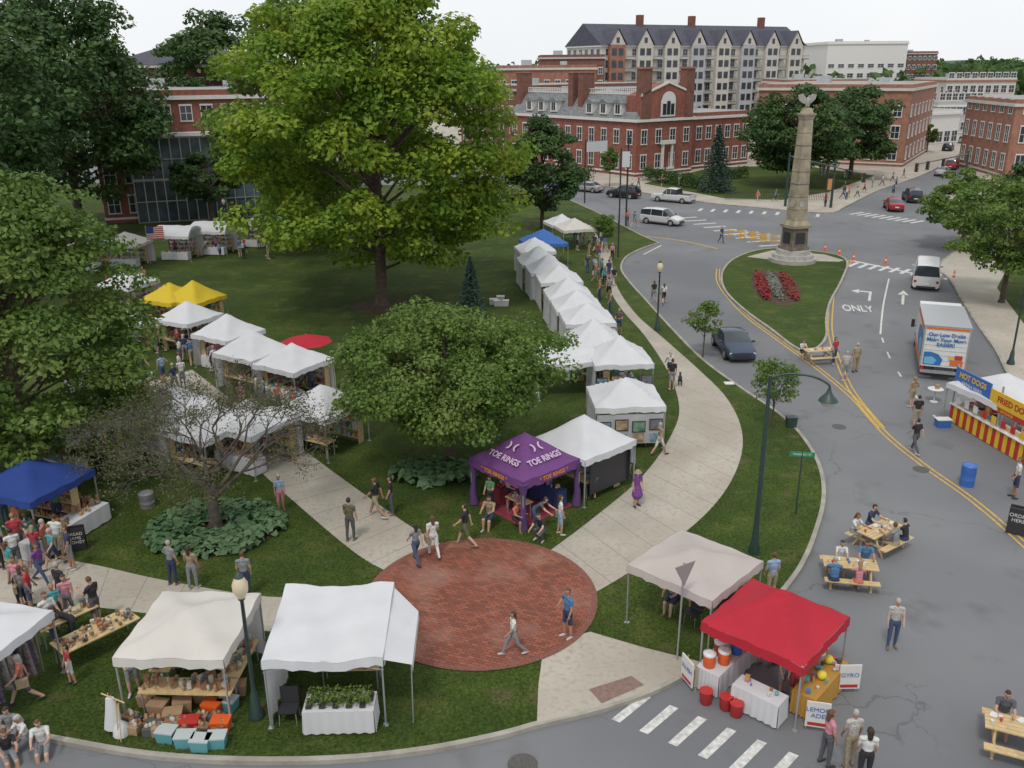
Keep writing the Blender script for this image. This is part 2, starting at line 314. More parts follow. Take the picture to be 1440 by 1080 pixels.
# ---------------------------------------------------------------- buildings
def bldg(name,A,B,depth,h,wall,front=(6,3),side=(4,3),ww=1.1,wh=1.8,z1=1.2,dz=3.5,roof='flat',rh=4,rmat=None,frame=None,trim=None,band=True,inset=2.5,skip=()):
    frame=frame or WHITE; trim=trim or WHITE; rmat=rmat or FLATR
    A=V0(A);B=V0(B); w=(B-A).length; e=empty(name,A,yaw_of(A,B)); W=MB();T=MB();N=MB();R=MB()
    W.bb(0,w,0,depth,-.05,h,wall)
    def fb(mb,face,s0,s1,o0,o1,z0,z1,m):
        if face=='f': mb.bb(s0,s1,-o1,-o0,z0,z1,m)
        elif face=='l': mb.bb(-o1,-o0,s0,s1,z0,z1,m)
        else: mb.bb(w+o0,w+o1,s0,s1,z0,z1,m)
    for face,(n,rows),L in (('f',front,w),('l',side,depth),('r',side,depth)):
        for r in range(rows):
            zz=z1+dz*r; hh=wh*(1 if r<rows-1 or rows<3 else .85)
            for i in range(n):
                if (face,r,i) in skip: continue
                c=L*(i+.5)/n
                fb(N,face,c-ww/2,c+ww/2,.01,.03,zz,zz+hh,GLASS)
                for a,b2 in ((c-ww/2-.1,c-ww/2),(c+ww/2,c+ww/2+.1),(c-.03,c+.03)): fb(T,face,a,b2,.005,.09,zz,zz+hh,frame)
                fb(T,face,c-ww/2-.14,c+ww/2+.14,.005,.13,zz-.14,zz,frame); fb(T,face,c-ww/2-.14,c+ww/2+.14,.005,.12,zz+hh,zz+hh+.2,frame)
                fb(T,face,c-ww/2,c-.03,.032,.06,zz+hh*.5-.03,zz+hh*.5+.03,frame); fb(T,face,c+.03,c+ww/2,.032,.06,zz+hh*.5-.03,zz+hh*.5+.03,frame)
        if band: fb(T,face,.0,L,.01,.1,.5,.75,trim)
    if trim: T.bb(-.35,w+.35,-.35,depth+.35,h+.004,h+.45,trim)
    z=h+.455
    if roof=='flat': R.bb(-.1,w+.1,-.1,depth+.1,z,z+.6,wall); R.bb(.3,w-.3,.3,depth-.3,z+.605,z+.62,rmat); R.box((w*.3,depth*.5,z+1.2),(2.5,2,1.2),GREYW); R.box((w*.7,depth*.6,z+1),(1.6,1.6,.9),GREYW)
    elif roof=='mansard':
        i=inset; q=[(-.2,-.2,z),(w+.2,-.2,z),(w+.2,depth+.2,z),(-.2,depth+.2,z)]; t=[(i,i,z+rh),(w-i,i,z+rh),(w-i,depth-i,z+rh),(i,depth-i,z+rh)]
        R.add(q+t,[(0,1,5,4),(1,2,6,5),(2,3,7,6),(3,0,4,7),(4,5,6,7)],rmat)
        for a,b2 in (((i,i),(w-i,i)),((i,i),(i,depth-i)),((w-i,i),(w-i,depth-i))):
            a=Vector((*a,0));b2=Vector((*b2,0)); c=(a+b2)/2;d=b2-a; T.box((c.x,c.y,z+rh+.85),(d.length,.16,.12),trim,math.atan2(d.y,d.x)); T.box((c.x,c.y,z+rh+.12),(d.length,.2,.2),trim,math.atan2(d.y,d.x)); k=int(d.length/.5)
            for j in range(k+1):
                p=a+d*j/k; T.box((p.x,p.y,z+rh+.5),(.12,.12,.56),trim)
    elif roof=='hip':
        q=[(-.5,-.5,z),(w+.5,-.5,z),(w+.5,depth+.5,z),(-.5,depth+.5,z)]; m2=depth/2; R.add(q+[(m2,m2,z+rh),(w-m2,m2,z+rh)],[(0,1,5,4),(1,2,5),(2,3,4,5),(3,0,4)],rmat)
    elif roof=='gable':
        R.add([(-.4,-.6,z-.1),(w+.4,-.6,z-.1),(w+.4,depth+.6,z-.1),(-.4,depth+.6,z-.1),(-.4,depth/2,z+rh),(w+.4,depth/2,z+rh)],[(0,1,5,4),(2,3,4,5),(0,4,3),(1,2,5)],rmat)
    W.obj('walls',parent=e); T.obj('trim',parent=e); N.obj('windows',parent=e); R.obj('roof',parent=e)
    return e,w,z
O=G(893,250,0); Bp=G(1055,233,0); ax=(Bp-O); ax.z=0; ax.normalize(); ay=Vector((-ax.y,ax.x,0))
e,w,z=bldg('brick_civic_building',O,O+ax*13,34,8.6,BRICK,(4,2),(11,2),1.15,2.1,1.3,3.9,'mansard',3.6,SLATE)
X=MB();D=MB()
X.bb(.6,12.4,-.25,3.2,9.06,12.6,BRICK); X.add([(.6,-.25,12.6),(12.4,-.25,12.6),(6.5,-.25,14.4),(.6,3.2,12.6),(12.4,3.2,12.6),(6.5,3.2,14.4)],[(0,1,2),(3,5,4),(0,2,5,3),(1,4,5,2)],BRICK)
for s in (-1,1):
    D.add([(6.5+s*6.1,-.4,12.5),(6.5+s*6.1,-.4,12.85),(6.5,-.4,14.75),(6.5,-.4,14.42),(6.5+s*6.1,-.2,12.5),(6.5+s*6.1,-.2,12.85),(6.5,-.2,14.75),(6.5,-.2,14.42)],[(0,1,2,3),(4,7,6,5),(1,5,6,2),(0,3,7,4)],WHITE)
for x in (1.6,11.4): X.bb(x-.95,x+.95,-.4,1.1,9.1,16.6,BRICKD); D.bb(x-1.1,x+1.1,-.55,1.25,16.6,16.9,BRICK2)
for yy in (15,17.6,32.5): X.bb(.9,3.6,yy-.6,yy+.6,9.1,16.0,BRICKD); D.bb(.8,3.7,yy-.7,yy+.7,16.0,16.25,BRICK2)
D.bb(4.9,8.1,-.42,-.26,9.3,11.9,WHITE); X.bb(5.2,6.0,-.46,-.43,9.6,11.3,GLASS); X.bb(6.15,6.9,-.46,-.43,9.6,11.7,GLASS); X.bb(7.05,7.8,-.46,-.43,9.6,11.3,GLASS)
D.bb(5.0,8.0,-.9,-.36,1.0,1.2,WHITE); D.bb(5.3,5.6,-.8,-.4,1.2,5.0,WHITE); D.bb(7.4,7.7,-.8,-.4,1.2,5.0,WHITE); D.bb(5.0,8.0,-.95,-.36,5.0,5.6,WHITE)
D.add([(6.5+1.6*math.cos(a),-.42,11.9+1.3*math.sin(a)) for a in [k*math.pi/10 for k in range(11)]],[list(range(11))],WHITE)
for yy in (4.5,8,11.5,21,24.5,28):
    D.bb(-.1,1.7,yy-.85,yy+.85,9.6,11.4,WHITE); X.bb(-.13,-.105,yy-.5,yy+.5,9.85,11.2,GLASS); X.add([(-.3,yy-1.1,11.4),(-.3,yy+1.1,11.4),(-.3,yy,12.1),(2.2,yy-1.1,11.4),(2.2,yy+1.1,11.4),(2.2,yy,12.1)],[(0,1,2),(0,2,5,3),(1,4,5,2)],SLATE)
    D.bb(-.135,-.107,yy-.04,yy+.04,9.85,11.2,WHITE)
X.obj('gable_and_chimneys',parent=e); D.obj('dormers_and_palladian_window',parent=e)
bldg('brick_wing_building',O+ax*13.05+ay*2,O+ax*30+ay*2,16,8.4,BRICK,(7,2),(5,2),1.2,2.0,1.3,3.8)
bldg('brick_rear_building',O+ax*6+ay*40,O+ax*44+ay*40,20,12.6,BRICKD,(9,4),(6,4),1.1,1.8,1.5,3.2,trim=GREYW)
bldg('brick_commercial_building',AT(700,100,215),AT(838,100,215),20,16.4,BRICK2,(9,4),(5,4),dz=3.8,trim=CREAM)
bldg('brick_commercial_building',AT(760,100,250),AT(850,100,250),20,19.0,BRICKD,(8,5),(5,4),dz=3.5,trim=GREYW)
A=AT(846,60,252); B=AT(1133,60,285); ze=HT(990,66,V0(AT(990,60,268)))
e,w,z=bldg('apartment_building',A,B,18,ze,CREAM,(17,7),(6,7),1.5,1.9,1.2,3.1,'gable',5.6,SLATED,frame=GREYW,band=False)
X=MB()
ng=8
for i in range(ng):
    c=w*(i+.5)/ng; r=2.5; X.bb(c-r,c+r,-1.0,-.13,0,ze+.5,GREYW if i in(3,5) else (BRICK2 if i<1 else CREAM))
    X.add([(c-r-.4,-1.3,ze+.5),(c+r+.4,-1.3,ze+.5),(c,-1.3,ze+4.6),(c-r-.4,9,ze+.5),(c+r+.4,9,ze+.5),(c,9,ze+4.6)],[(0,2,5,3),(1,4,5,2)],SLATED)
    X.add([(c-r,-1.02,ze+.5),(c+r,-1.02,ze+.5),(c,-1.02,ze+4.3)],[(0,1,2)],CREAM); X.bb(c-.5,c+.5,-1.06,-1.03,ze+.9,ze+2.3,GLASS)
    for k in range(7):
        X.bb(c-1.8,c-.3,-1.06,-1.01,1.2+k*3.1,3.0+k*3.1,GLASS); X.bb(c+.3,c+1.8,-1.06,-1.01,1.2+k*3.1,3.0+k*3.1,GLASS)
        if k: X.bb(c+r+.2,c+r+2.6,-1.4,-.13,k*3.1,k*3.1+.2,METALB); X.bb(c+r+.2,c+r+2.6,-1.4,-1.34,k*3.1+.9,k*3.1+1.0,METALB)
for x in (.25,.5,.86): X.bb(w*x-.8,w*x+.8,8,9.6,ze+4,ze+8.5,BRICKD)
X.obj('gabled_bays',parent=e)
A=AT(1163,80,360);B=AT(1275,80,360); e,w,z=bldg('office_building',A,B,30,HT(1200,62,V0(A)),WHITE,(8,5),(3,4),2.2,1.5,1.5,3.6); bldg('office_annex_building',B+Vector((.1,4,0)),AT(1318,80,364),26,HT(1290,76,V0(B)),BRICKD,(7,6),(3,4),2.2,1.4,1.5,3.4,trim=GREYW)
A=G(1268,236,0);d=(G(1312,208,0)-A).normalized(); n2=Vector((-d.y,d.x,0)); 
bldg('brick_corner_building',A+n2*26,A,34,HT(1268,128,A),BRICK2,(7,3),(7,3),1.3,2.0,1.3,3.6,trim=CREAM)
bldg('brick_shop_building',AT(1312,200,232),AT(1372,200,232),22,HT(1340,150,V0(AT(1340,200,232))),GREYW,(7,3),(5,3),1.2,1.8,1.3,3.6)
bldg('brick_shop_building',AT(1322,180,275),AT(1418,180,275),22,HT(1340,115,V0(AT(1340,180,275))),CREAM,(9,4),(5,3),1.5,2.0,1.3,3.8,trim=BRICK2)
bldg('brick_shop_building',AT(1100,180,235),AT(1212,180,235),22,HT(1150,118,V0(AT(1150,180,235))),BRICK2,(9,3),(5,3),1.5,2.0,1.3,3.8)
A=AT(1410,260,140); bldg('brick_bank_building',A,A+Vector((26,-3,0)),20,HT(1410,150,V0(A)),BRICK2,(7,3),(6,3),1.3,2.3,1.4,4.2,trim=CREAM)
bldg('white_shop_building',AT(1304,200,200),AT(1345,200,205),12,6.5,WHITE,(4,1),(3,1),1.8,2.2,.8,3)
A=G(150,316,0);B=G(430,300,0)
e,w,z=bldg('library_building',A,B,26,HT(250,140,A),BRICK,(10,4),(4,3),1.2,1.9,1.3,3.4)
X=MB(); x0=w*.16; x1=w*.98; hz=HT(250,190,A)
X.bb(x0,x1,-1.2,-.2,0.05,hz,mat('curtain_glass',(.07,.10,.11),.12,.5,.5))
for k in range(18):
    x=x0+(x1-x0)*k/17; X.bb(x-.06,x+.06,-1.34,-1.21,.05,hz,STEEL)
for k in range(5):
    zz=.1+(hz-.3)*k/4; X.bb(x0,x1,-1.32,-1.205,zz,zz+(.28 if k in(2,4) else .1),STEEL if k!=2 else GREYW)
X.bb(x0-.3,x1+.3,-2,-.2,hz+.01,hz+.4,WHITE)
X.obj('curtain_wall',parent=e)
bldg('brick_school_building',AT(150,100,138),AT(330,100,138),20,HT(250,95,V0(AT(250,100,138))),BRICKD,(9,4),(4,3),1.3,2.2,2,4,'hip',4,SLATED)
# ---------------------------------------------------------------- vegetation
def quads(name,c,nrm,size,m,parent,rng,asp=.62):
    n=len(c); nrm=nrm/np.linalg.norm(nrm,axis=1,keepdims=True)
    t=rng.normal(size=(n,3)); t-=nrm*np.sum(t*nrm,axis=1,keepdims=True); t/=np.linalg.norm(t,axis=1,keepdims=True); b=np.cross(nrm,t)
    s=(size*rng.uniform(.6,1.35,n))[:,None]
    v=np.stack([c-t*s,c+b*s*asp+t*s*.1,c+t*s,c-b*s*asp+t*s*.1],1).reshape(-1,3).astype(np.float32)
    me=bpy.data.meshes.new(name); me.vertices.add(4*n); me.vertices.foreach_set('co',v.ravel()); me.loops.add(4*n); me.loops.foreach_set('vertex_index',np.arange(4*n,dtype=np.int32))
    me.polygons.add(n); me.polygons.foreach_set('loop_start',np.arange(0,4*n,4,dtype=np.int32)); me.materials.append(m); me.update(calc_edges=True)
    o=bpy.data.objects.new(name,me); COL.objects.link(o)
    if parent: o.parent=parent
    return o
def tree(name,base,h,R,low,n,per,leaf,lm,seed,flat=.55,tr=.35,bark=None,egg=.25,cr=(.16,.26),Ry=None,shell=.45):
    rng=np.random.default_rng(seed); e=empty(name,base); Ry=Ry or R
    d=rng.normal(size=(n,3)); d/=np.linalg.norm(d,axis=1,keepdims=True); r=rng.uniform(shell,1,n)**.6
    th=np.arctan2(d[:,1],d[:,0]); p1,p2=rng.uniform(0,6,2); lob=1+.13*np.sin(3*th+p1+d[:,2]*2)+.09*np.sin(5*th+p2-3*d[:,2])
    crr=rng.uniform(cr[0],cr[1],n)*R
    zm=(h+low)/2; hz=(h-low)/2; sc=(1-egg*d[:,2])
    C=np.stack([d[:,0]*r*lob*sc*(R-crr*.6),d[:,1]*r*lob*sc*(Ry-crr*.6),zm+d[:,2]*r*(hz-crr*flat*.6)],1)
    idx=np.repeat(np.arange(n),per); m=len(idx); q=rng.normal(size=(m,3)); q/=np.linalg.norm(q,axis=1,keepdims=True)
    rr=rng.uniform(.35,1.08,m)**.6; off=q*(crr[idx]*rr)[:,None]; 
    off[:,2]*=flat; off[:,2]-= .18*(np.hypot(off[:,0],off[:,1])**2)/crr[idx]
    P=C[idx]+off; N=q*np.array([.5,.5,.5])+np.array([0,0,.55])+rng.normal(size=(m,3))*.45
    quads('foliage',P,N,leaf,lm,e,rng)
    t=MB(); tz=low+(h-low)*.75
    pts=[(0,0,-.1),(0.02,0,.25),(.05,.03,low*.6+.5),(rng.normal()*.15,.0,(low+h)/2),(0,.1,tz)]
    t.tube(pts,[tr*1.5,tr*1.05,tr*.85,tr*.5,tr*.12],bark or BARK,10)
    for i in rng.choice(n,min(n,50),replace=False):
        c=Vector(C[i]); z0=max(low*.7,min(c.z*.65,tz*.85)); a=Vector((0,0,z0)); mid=a.lerp(c,.5)+Vector((0,0,.08*(c-a).length))
        t.tube([a,mid,c],[tr*.30,tr*.16,tr*.05],bark or BARK,5)
    t.obj('trunk',parent=e); return e
def conifer(name,base,h,R,lm,seed,leaf=.12,per=220,wh=22):
    rng=np.random.default_rng(seed); e=empty(name,base); P=[];N=[]
    t=MB(); t.tube([(0,0,-.1),(0,0,h*.97)],[h*.025,.01],BARK,8)
    for k in range(wh):
        f=k/(wh-1); z=h*(.06+.92*f); r=R*(1-f)**.85+.05; nb=max(4,int(11*(1-f)+4)); ph=rng.uniform(0,6)
        for j in range(nb):
            a=ph+j*2*math.pi/nb; L=r*rng.uniform(.8,1.1); u=rng.uniform(0,1,per//nb+6)**.7; 
            w=rng.normal(size=len(u))*L*.16*(1-u*.5); x=u*L
            P.append(np.stack([np.cos(a)*x-np.sin(a)*w,np.sin(a)*x+np.cos(a)*w,z-.28*x+rng.normal(size=len(u))*.05],1)); t.tube([(0,0,z),(math.cos(a)*L*.9,math.sin(a)*L*.9,z-.26*L)],[.025,.006],BARK,4)
    P=np.concatenate(P); N=rng.normal(size=P.shape)*.5+np.array([0,0,.8]); quads('foliage',P,N,leaf,lm,e,rng,.4); t.obj('trunk',parent=e); return e
def bare(name,base,h,R,seed):
    rnd=random.Random(seed); e=empty(name,base); t=MB(); tips=[]
    def br(p,d,L,r,dep):
        q=p+d*L*.5+Vector((rnd.gauss(0,.07),rnd.gauss(0,.07),rnd.gauss(0,.04)))*L; s=q+(d+Vector((rnd.gauss(0,.22),rnd.gauss(0,.22),rnd.gauss(0,.15)))).normalized()*L*.5
        t.tube([p,q,s],[r,r*.8,r*.6],BARKG,7 if dep<2 else (4 if dep<4 else 3),cap=False)
        if dep>=4: tips.append(s)
        if dep>=6: return
        for k in range(rnd.choice((2,3,3)) if dep<4 else 4):
            a=rnd.uniform(0,6.28); sp=rnd.uniform(.45,.95); nd2=(d+Vector((math.cos(a)*sp,math.sin(a)*sp,rnd.uniform(-.35,.25)))).normalized()
            if s.z>h*.85: nd2.z=min(nd2.z,.1); nd2.normalize()
            br(s,nd2,L*rnd.uniform(.62,.82),r*.56,dep+1)
    for k in range(9):
        a=k*.7+rnd.uniform(-.2,.2); 
        br(Vector((0,0,1.2+.09*k)),Vector((math.cos(a)*.9,math.sin(a)*.9,.7)).normalized(),R*.37,.10,1)
    t.tube([(0,0,-.1),(.03,0,.3),(0,0.03,1.3),(0,0,2.0)],[.34,.24,.2,.16],BARKG,10)
    t.obj('branches',parent=e,recalc=False)
    T=np.array([tuple(x) for x in tips]); rng=np.random.default_rng(seed); k=4; T=np.repeat(T,k,0)+rng.normal(size=(len(T)*k,3))*.13
    quads('sparse_leaves',T,rng.normal(size=T.shape),.042,L_BROWN,e,rng)
def mound(name,px,sx,sy,hh,n,leaf,lm,seed,hole=0,off=0,rz=0):
    rng=np.random.default_rng(seed); c=G(*px); e=empty(name,c,rz); th=rng.uniform(0,6.283,n//14); rr=np.sqrt(rng.uniform(hole,1,n//14))
    cx=np.cos(th)*rr*sx+off; cy=np.sin(th)*rr*sy; i=np.repeat(np.arange(n//14),14); a=rng.uniform(0,6.283,len(i)); u=rng.uniform(.1,1,len(i)); rc=.38*(leaf/.17)
    P=np.stack([cx[i]+np.cos(a)*u*rc,cy[i]+np.sin(a)*u*rc,hh*(1-.75*u*u)*rng.uniform(.8,1.1,len(i))],1); N=np.stack([np.cos(a)*u*.9,np.sin(a)*u*.9,np.ones(len(i))*.8],1)+rng.normal(size=(len(i),3))*.15
    quads('foliage',P,N,leaf,lm,e,rng,.7); return e
tree('maple_tree',G(537,428),24.5,10.9,1.7,230,330,.195,L_BRIGHT,11,.5,.5,cr=(.12,.22),egg=.22,shell=.55)
tree('maple_tree',G(450,352),24,11,3,110,230,.28,L_MID,12,.55,.5)
tree('oak_tree',G(115,330),27,11.5,3,140,240,.28,L_DARK,13,.55,.55,Ry=11)
tree('oak_tree',G(-40,420),24,10,4,90,210,.26,L_DARK,23,.55,.5)
tree('oak_tree',G(320,268),26,9,6,70,190,.32,L_DARK,14,.55,.45)
tree('oak_tree',G(300,318),8.5,4.5,3,50,150,.2,L_DARK,31,.55,.25)
tree('hornbeam_tree',G(48,668),13.6,6.3,.9,250,240,.12,L_MID,15,.22,.28,cr=(.14,.27),egg=.32,shell=.55)
tree('crabapple_tree',G(632,655),7.4,5.3,2.1,230,260,.09,L_MID,16,.5,.22,cr=(.11,.21),egg=.05,shell=.35)
tree('linden_tree',G(762,322),12.3,4.9,2,90,200,.19,L_DARK,17,.55,.25)
tree('linden_tree',G(1118,262),14.5,8.6,1.8,110,230,.26,L_DARK,18,.5,.45,egg=.1)
tree('linden_tree',G(1195,250),14.0,7.6,2.5,90,220,.26,L_DARK,19,.55,.4,egg=.1)
tree('honey_locust_tree',G(1408,425),10.0,5.6,2.6,100,160,.14,L_MID,20,.4,.2,cr=(.13,.24),shell=.4)
tree('honey_locust_tree',G(1352,348),7.6,4.8,2.0,70,160,.16,L_MID,21,.42,.2,cr=(.13,.24),shell=.4)
tree('honey_locust_tree',G(1450,345),8.4,5.2,2.4,60,160,.17,L_DARK,22,.45,.2,shell=.3)
tree('young_tree',G(988,500),3.6,1.25,1.4,26,70,.08,L_MID,30,.6,.04,egg=.1,cr=(.25,.4))
tree('young_tree',G(1084,604),4.1,1.35,1.5,30,75,.075,L_MID,32,.6,.045,egg=.1,cr=(.25,.4))
tree('young_tree',G(848,352),3.6,1.5,1.2,26,80,.11,L_MID,33,.6,.04,egg=.1,cr=(.25,.4))
tree('young_tree',G(857,262),6,1.6,2,26,80,.16,L_MID,34,.7,.06,egg=.1,cr=(.25,.4))
tree('street_tree',V0(AT(1322,215,215)),7,2.6,2,40,120,.25,L_MID,35,.6,.12)
tree('street_tree',V0(AT(1300,235,185)),6,2.2,2,40,120,.22,L_MID,36,.6,.12)
tree('street_tree',V0(AT(1415,205,205)),7,2.6,2,40,120,.25,L_MID,37,.6,.12)
tree('street_tree',V0(AT(1430,185,250)),10,4.5,2,40,120,.3,L_DARK,38,.6,.15)
tree('street_tree',V0(AT(1392,175,300)),12,5.5,2,40,120,.35,L_DARK,39,.6,.15)
conifer('spruce_tree',G(663,452),4.6,1.25,L_BLUE,40,.09,260,22)
conifer('spruce_tree',G(1006,270),9.2,2.9,L_BLUE,41,.18,260,24)
bare('flowering_tree',G(303,742),6.4,4.9,5)
sheet('mulch_bed',[G(303,742)+Vector((2.6*math.cos(a),2.2*math.sin(a),0)) for a in [k*.3 for k in range(21)]],.152,SOIL)
mound('hosta_plants',(303,747),2.5,2.0,.5,3000,.16,L_HOSTA,50,.10)
mound('hosta_plants',(608,672),1.7,.9,.6,1000,.2,L_HOSTA,51)
sheet('mulch_bed',[G(537,430)+Vector((2.4*math.cos(a),2.2*math.sin(a),0)) for a in [k*.3 for k in range(21)]],.125,SOIL)
fb=G(1090,403); fr=-math.atan2(fb.x,fb.y)+.12; FM_=Matrix.Rotation(fr,3,'Z')
sheet('flower_bed',[fb+FM_@Vector((1.9*math.cos(a),6.2*math.sin(a),0)) for a in [k*.2 for k in range(31)]],.126,SOIL)
mound('red_flowers',(1090,403),.38,4.8,.35,2200,.10,L_RED,52,off=-1.05,rz=fr); mound('red_flowers',(1090,403),.38,4.8,.35,2200,.10,L_RED,53,off=1.05,rz=fr); mound('silver_plants',(1090,403),.4,5.0,.25,1400,.09,leafmat('leaf_silver',(.16,.18,.15),(.26,.27,.24),(.2,.2,.17),.2),54,rz=fr)
def hedge(name,pts,w,h,seed,lm=None):
    rng=np.random.default_rng(seed); e=empty(name,(0,0,.12)); P=[]
    for i in range(len(pts)-1):
        a=np.array(G(*pts[i]));b=np.array(G(*pts[i+1])); L=np.linalg.norm(b-a); n=int(L*160*h/1.2); t=rng.uniform(0,1,n)[:,None]; d=(b-a)/L; q=np.array([-d[1],d[0],0])
        s=rng.normal(size=(n,1))*w*.45; z=rng.uniform(0,1,(n,1))**.6*h*(1+.15*np.sin(t*L*1.7)); P.append(a+(b-a)*t+q*s*(1.2-z/h*.5)+np.array([0,0,1])*z-np.array([0,0,.12]))
    P=np.concatenate(P); quads('foliage',P,rng.normal(size=P.shape)+np.array([0,0,.7]),.15,lm or L_DARK,e,rng)
hedge('hedge',[(905,252),(960,262),(985,266)],1.4,1.8,60); hedge('hedge',[(1010,252),(1050,250)],1.5,1.6,61); hedge('shrub',[(690,250),(830,262)],2,2.6,62)
rng=np.random.default_rng(99); P=[]
for k in range(800):
    dist=rng.uniform(330,1000); x=rng.uniform(-.62,.62)*dist*1.1; r=rng.uniform(5,10); h=rng.uniform(8,16)+ (dist-330)*.012
    q=rng.normal(size=(45,3)); q/=np.linalg.norm(q,axis=1,keepdims=True); P.append(np.array([x,dist,h*.6])+q*np.array([r,r,h*.42]))
P=np.concatenate(P); quads('distant_trees',P,rng.normal(size=P.shape)+np.array([0,-.3,.8]),2.0,L_DARK,None,rng)
hl=MB(); HM=mat('hill_woods',(.055,.085,.05),.95,.4,.03)
for dd,hh in ((1500,16),(2300,22)):
    vs=[];n=70
    for i in range(n+1):
        x=-2200+4400*i/n; z=hh+3*math.sin(i*.5+dd)+2*math.sin(i*1.3); vs+=[(x,dd,-1),(x,dd+120,z),(x,dd+600,-1)]
    hl.add(vs,[f for i in range(n) for f in ((3*i,3*i+3,3*i+4,3*i+1),(3*i+1,3*i+4,3*i+5,3*i+2))],HM,smooth=True)
hl.obj('hills')
def inside(poly,x,y):
    r=np.zeros(len(x),bool); n=len(poly); j=n-1
    for i in range(n):
        xi,yi=poly[i];xj,yj=poly[j]; c=((yi>y)!=(yj>y)); xx=(xj-xi)*(y-yi)/((yj-yi) if abs(yj-yi)>1e-9 else 1e-9)+xi; r^=c&(x<xx); j=i
    return r
rng=np.random.default_rng(5); n=150000; y=17+rng.uniform(0,1,n)**1.3*28; x=rng.uniform(-.62,.5,n)*y*1.05
k=inside(np.array([(p.x,p.y) for p in park]),x,y)
for q in NOGO: k&=~inside(q,x,y)
x=x[k];y=y[k]; P=np.stack([x,y,np.full(len(x),.145)],1); N=rng.normal(size=P.shape)*np.array([1,1,.35]); quads('lawn_grass',P,N,.034,L_GRASS,None,rng,.28)
# ---------------------------------------------------------------- tents
def tent(peak,yaw,clothm,size=3.05,size2=None,eave=2.1,rise=1.15,style='pyr',walls='',val=.26,name='canopy_tent',legs=True,wallm=None,z0=.12,valm=None):
    c=G(*peak,z0+eave+rise)
    if isinstance(yaw,tuple): yaw=yaw_of(G(*yaw[0],z0+eave),G(*yaw[1],z0+eave))
    else: yaw=rad(yaw)
    s2=size2 or size; a=size/2;b2=s2/2; e=empty(name,(c.x,c.y,z0),yaw); n=16; rd=random.Random(int(c.x*91+c.y*37))
    R=MB(); vs=[];fs=[]; ph=[rd.uniform(0,6) for _ in range(4)]; am=rd.uniform(.8,1.6)
    for j in range(n+1):
        for i in range(n+1):
            u=-1+2*i/n; v=-1+2*j/n
            if style=='pyr': m=max(abs(u),abs(v)); k=min(abs(u),abs(v))/max(m,1e-3); zz=rise*((1-m)**1.12)-.09*math.sin(math.pi*m)*(1-k**3)
            elif style=='gable': zz=rise*(1-abs(v)**1.1)-.06*abs(math.sin(math.pi*u*2))*(1-abs(v))
            elif style=='dome': zz=rise*math.sqrt(max(0,1-.92*v*v))-.04*abs(math.sin(math.pi*u*1.5))
            elif style=='slant': zz=rise*(1+v)/2-.05*math.cos(u*4)
            else: zz=rise*(1-max(abs(u),abs(v)))
            zz+=(.017*math.sin(u*7+ph[0]+v*3)+.014*math.sin(v*9+ph[1]-u*4)+.008*math.sin(u*15+v*11+ph[2]))*am
            vs.append((u*a,v*b2,eave+zz))
    for j in range(n):
        for i in range(n): fs.append((j*(n+1)+i,j*(n+1)+i+1,(j+1)*(n+1)+i+1,(j+1)*(n+1)+i))
    R.add(vs,fs,clothm,smooth=True)
    def rim(idx,out):
        vv=[];
        for q,k in enumerate(idx):
            p=vs[k]; w=.02*math.sin(q*1.9); vv+=[(p[0]+out[0]*(.01),p[1]+out[1]*.01,p[2]),(p[0]+out[0]*(.03+w),p[1]+out[1]*(.03+w),p[2]-val+.02*math.sin(q*2.6))]
        R.add(vv,[(2*q,2*q+1,2*q+3,2*q+2) for q in range(len(idx)-1)],valm or clothm,smooth=True)
    rim([i for i in range(n+1)],(0,-1)); rim([n*(n+1)+i for i in range(n+1)],(0,1)); rim([j*(n+1) for j in range(n+1)],(-1,0)); rim([j*(n+1)+n for j in range(n+1)],(1,0))
    R.obj('canopy',parent=e,recalc=False)
    L=MB()
    if legs:
        for x in (-a+.04,a-.04):
            for y in (-b2+.04,b2-.04): L.bb(x-.022,x+.022,y-.022,y+.022,.0,eave-.03 if style!='slant' else eave+(rise if y>0 else 0)-.04,STEEL); L.bb(x-.07,x+.07,y-.07,y+.07,.0,.015,STEEL)
        for y in (-b2+.04,b2-.04): L.tube([(-a,y,eave-.35),(0,y,eave-.02),(a,y,eave-.35)],.014,STEEL,4)
        L.obj('frame',parent=e)
    for wch in walls:
        Wm=MB(); m=24; vv=[]; hh=eave-.1 if wch.islower() else eave*.5
        P0,P1={'f':((-a,-b2),(a,-b2)),'r':((a,-b2),(a,b2)),'b':((a,b2),(-a,b2)),'l':((-a,b2),(-a,-b2))}[wch.lower()]
        d=Vector((P1[0]-P0[0],P1[1]-P0[1],0)); q=Vector((d.y,-d.x,0)).normalized()
        for i in range(m+1):
            p=Vector((*P0,0))+d*i/m; w=.05*math.sin(i*1.3+ph[2])+.03*math.sin(i*2.9); vv+=[(p.x-q.x*.05,p.y-q.y*.05,eave-.02),(p.x+q.x*(w-.03),p.y+q.y*(w-.03),eave-.05-hh)]
        Wm.add(vv,[(2*i,2*i+1,2*i+3,2*i+2) for i in range(m)],wallm or CW,smooth=True); Wm.obj('side_wall',parent=e,recalc=False)
    return e
PALS=[mat('g_%d'%i,c,.7) for i,c in enumerate([(.45,.07,.06),(.09,.18,.4),(.5,.42,.14),(.12,.28,.14),(.45,.42,.36),(.26,.14,.07),(.38,.17,.3),(.08,.08,.09),(.5,.5,.48),(.1,.34,.36),(.45,.25,.09)])]
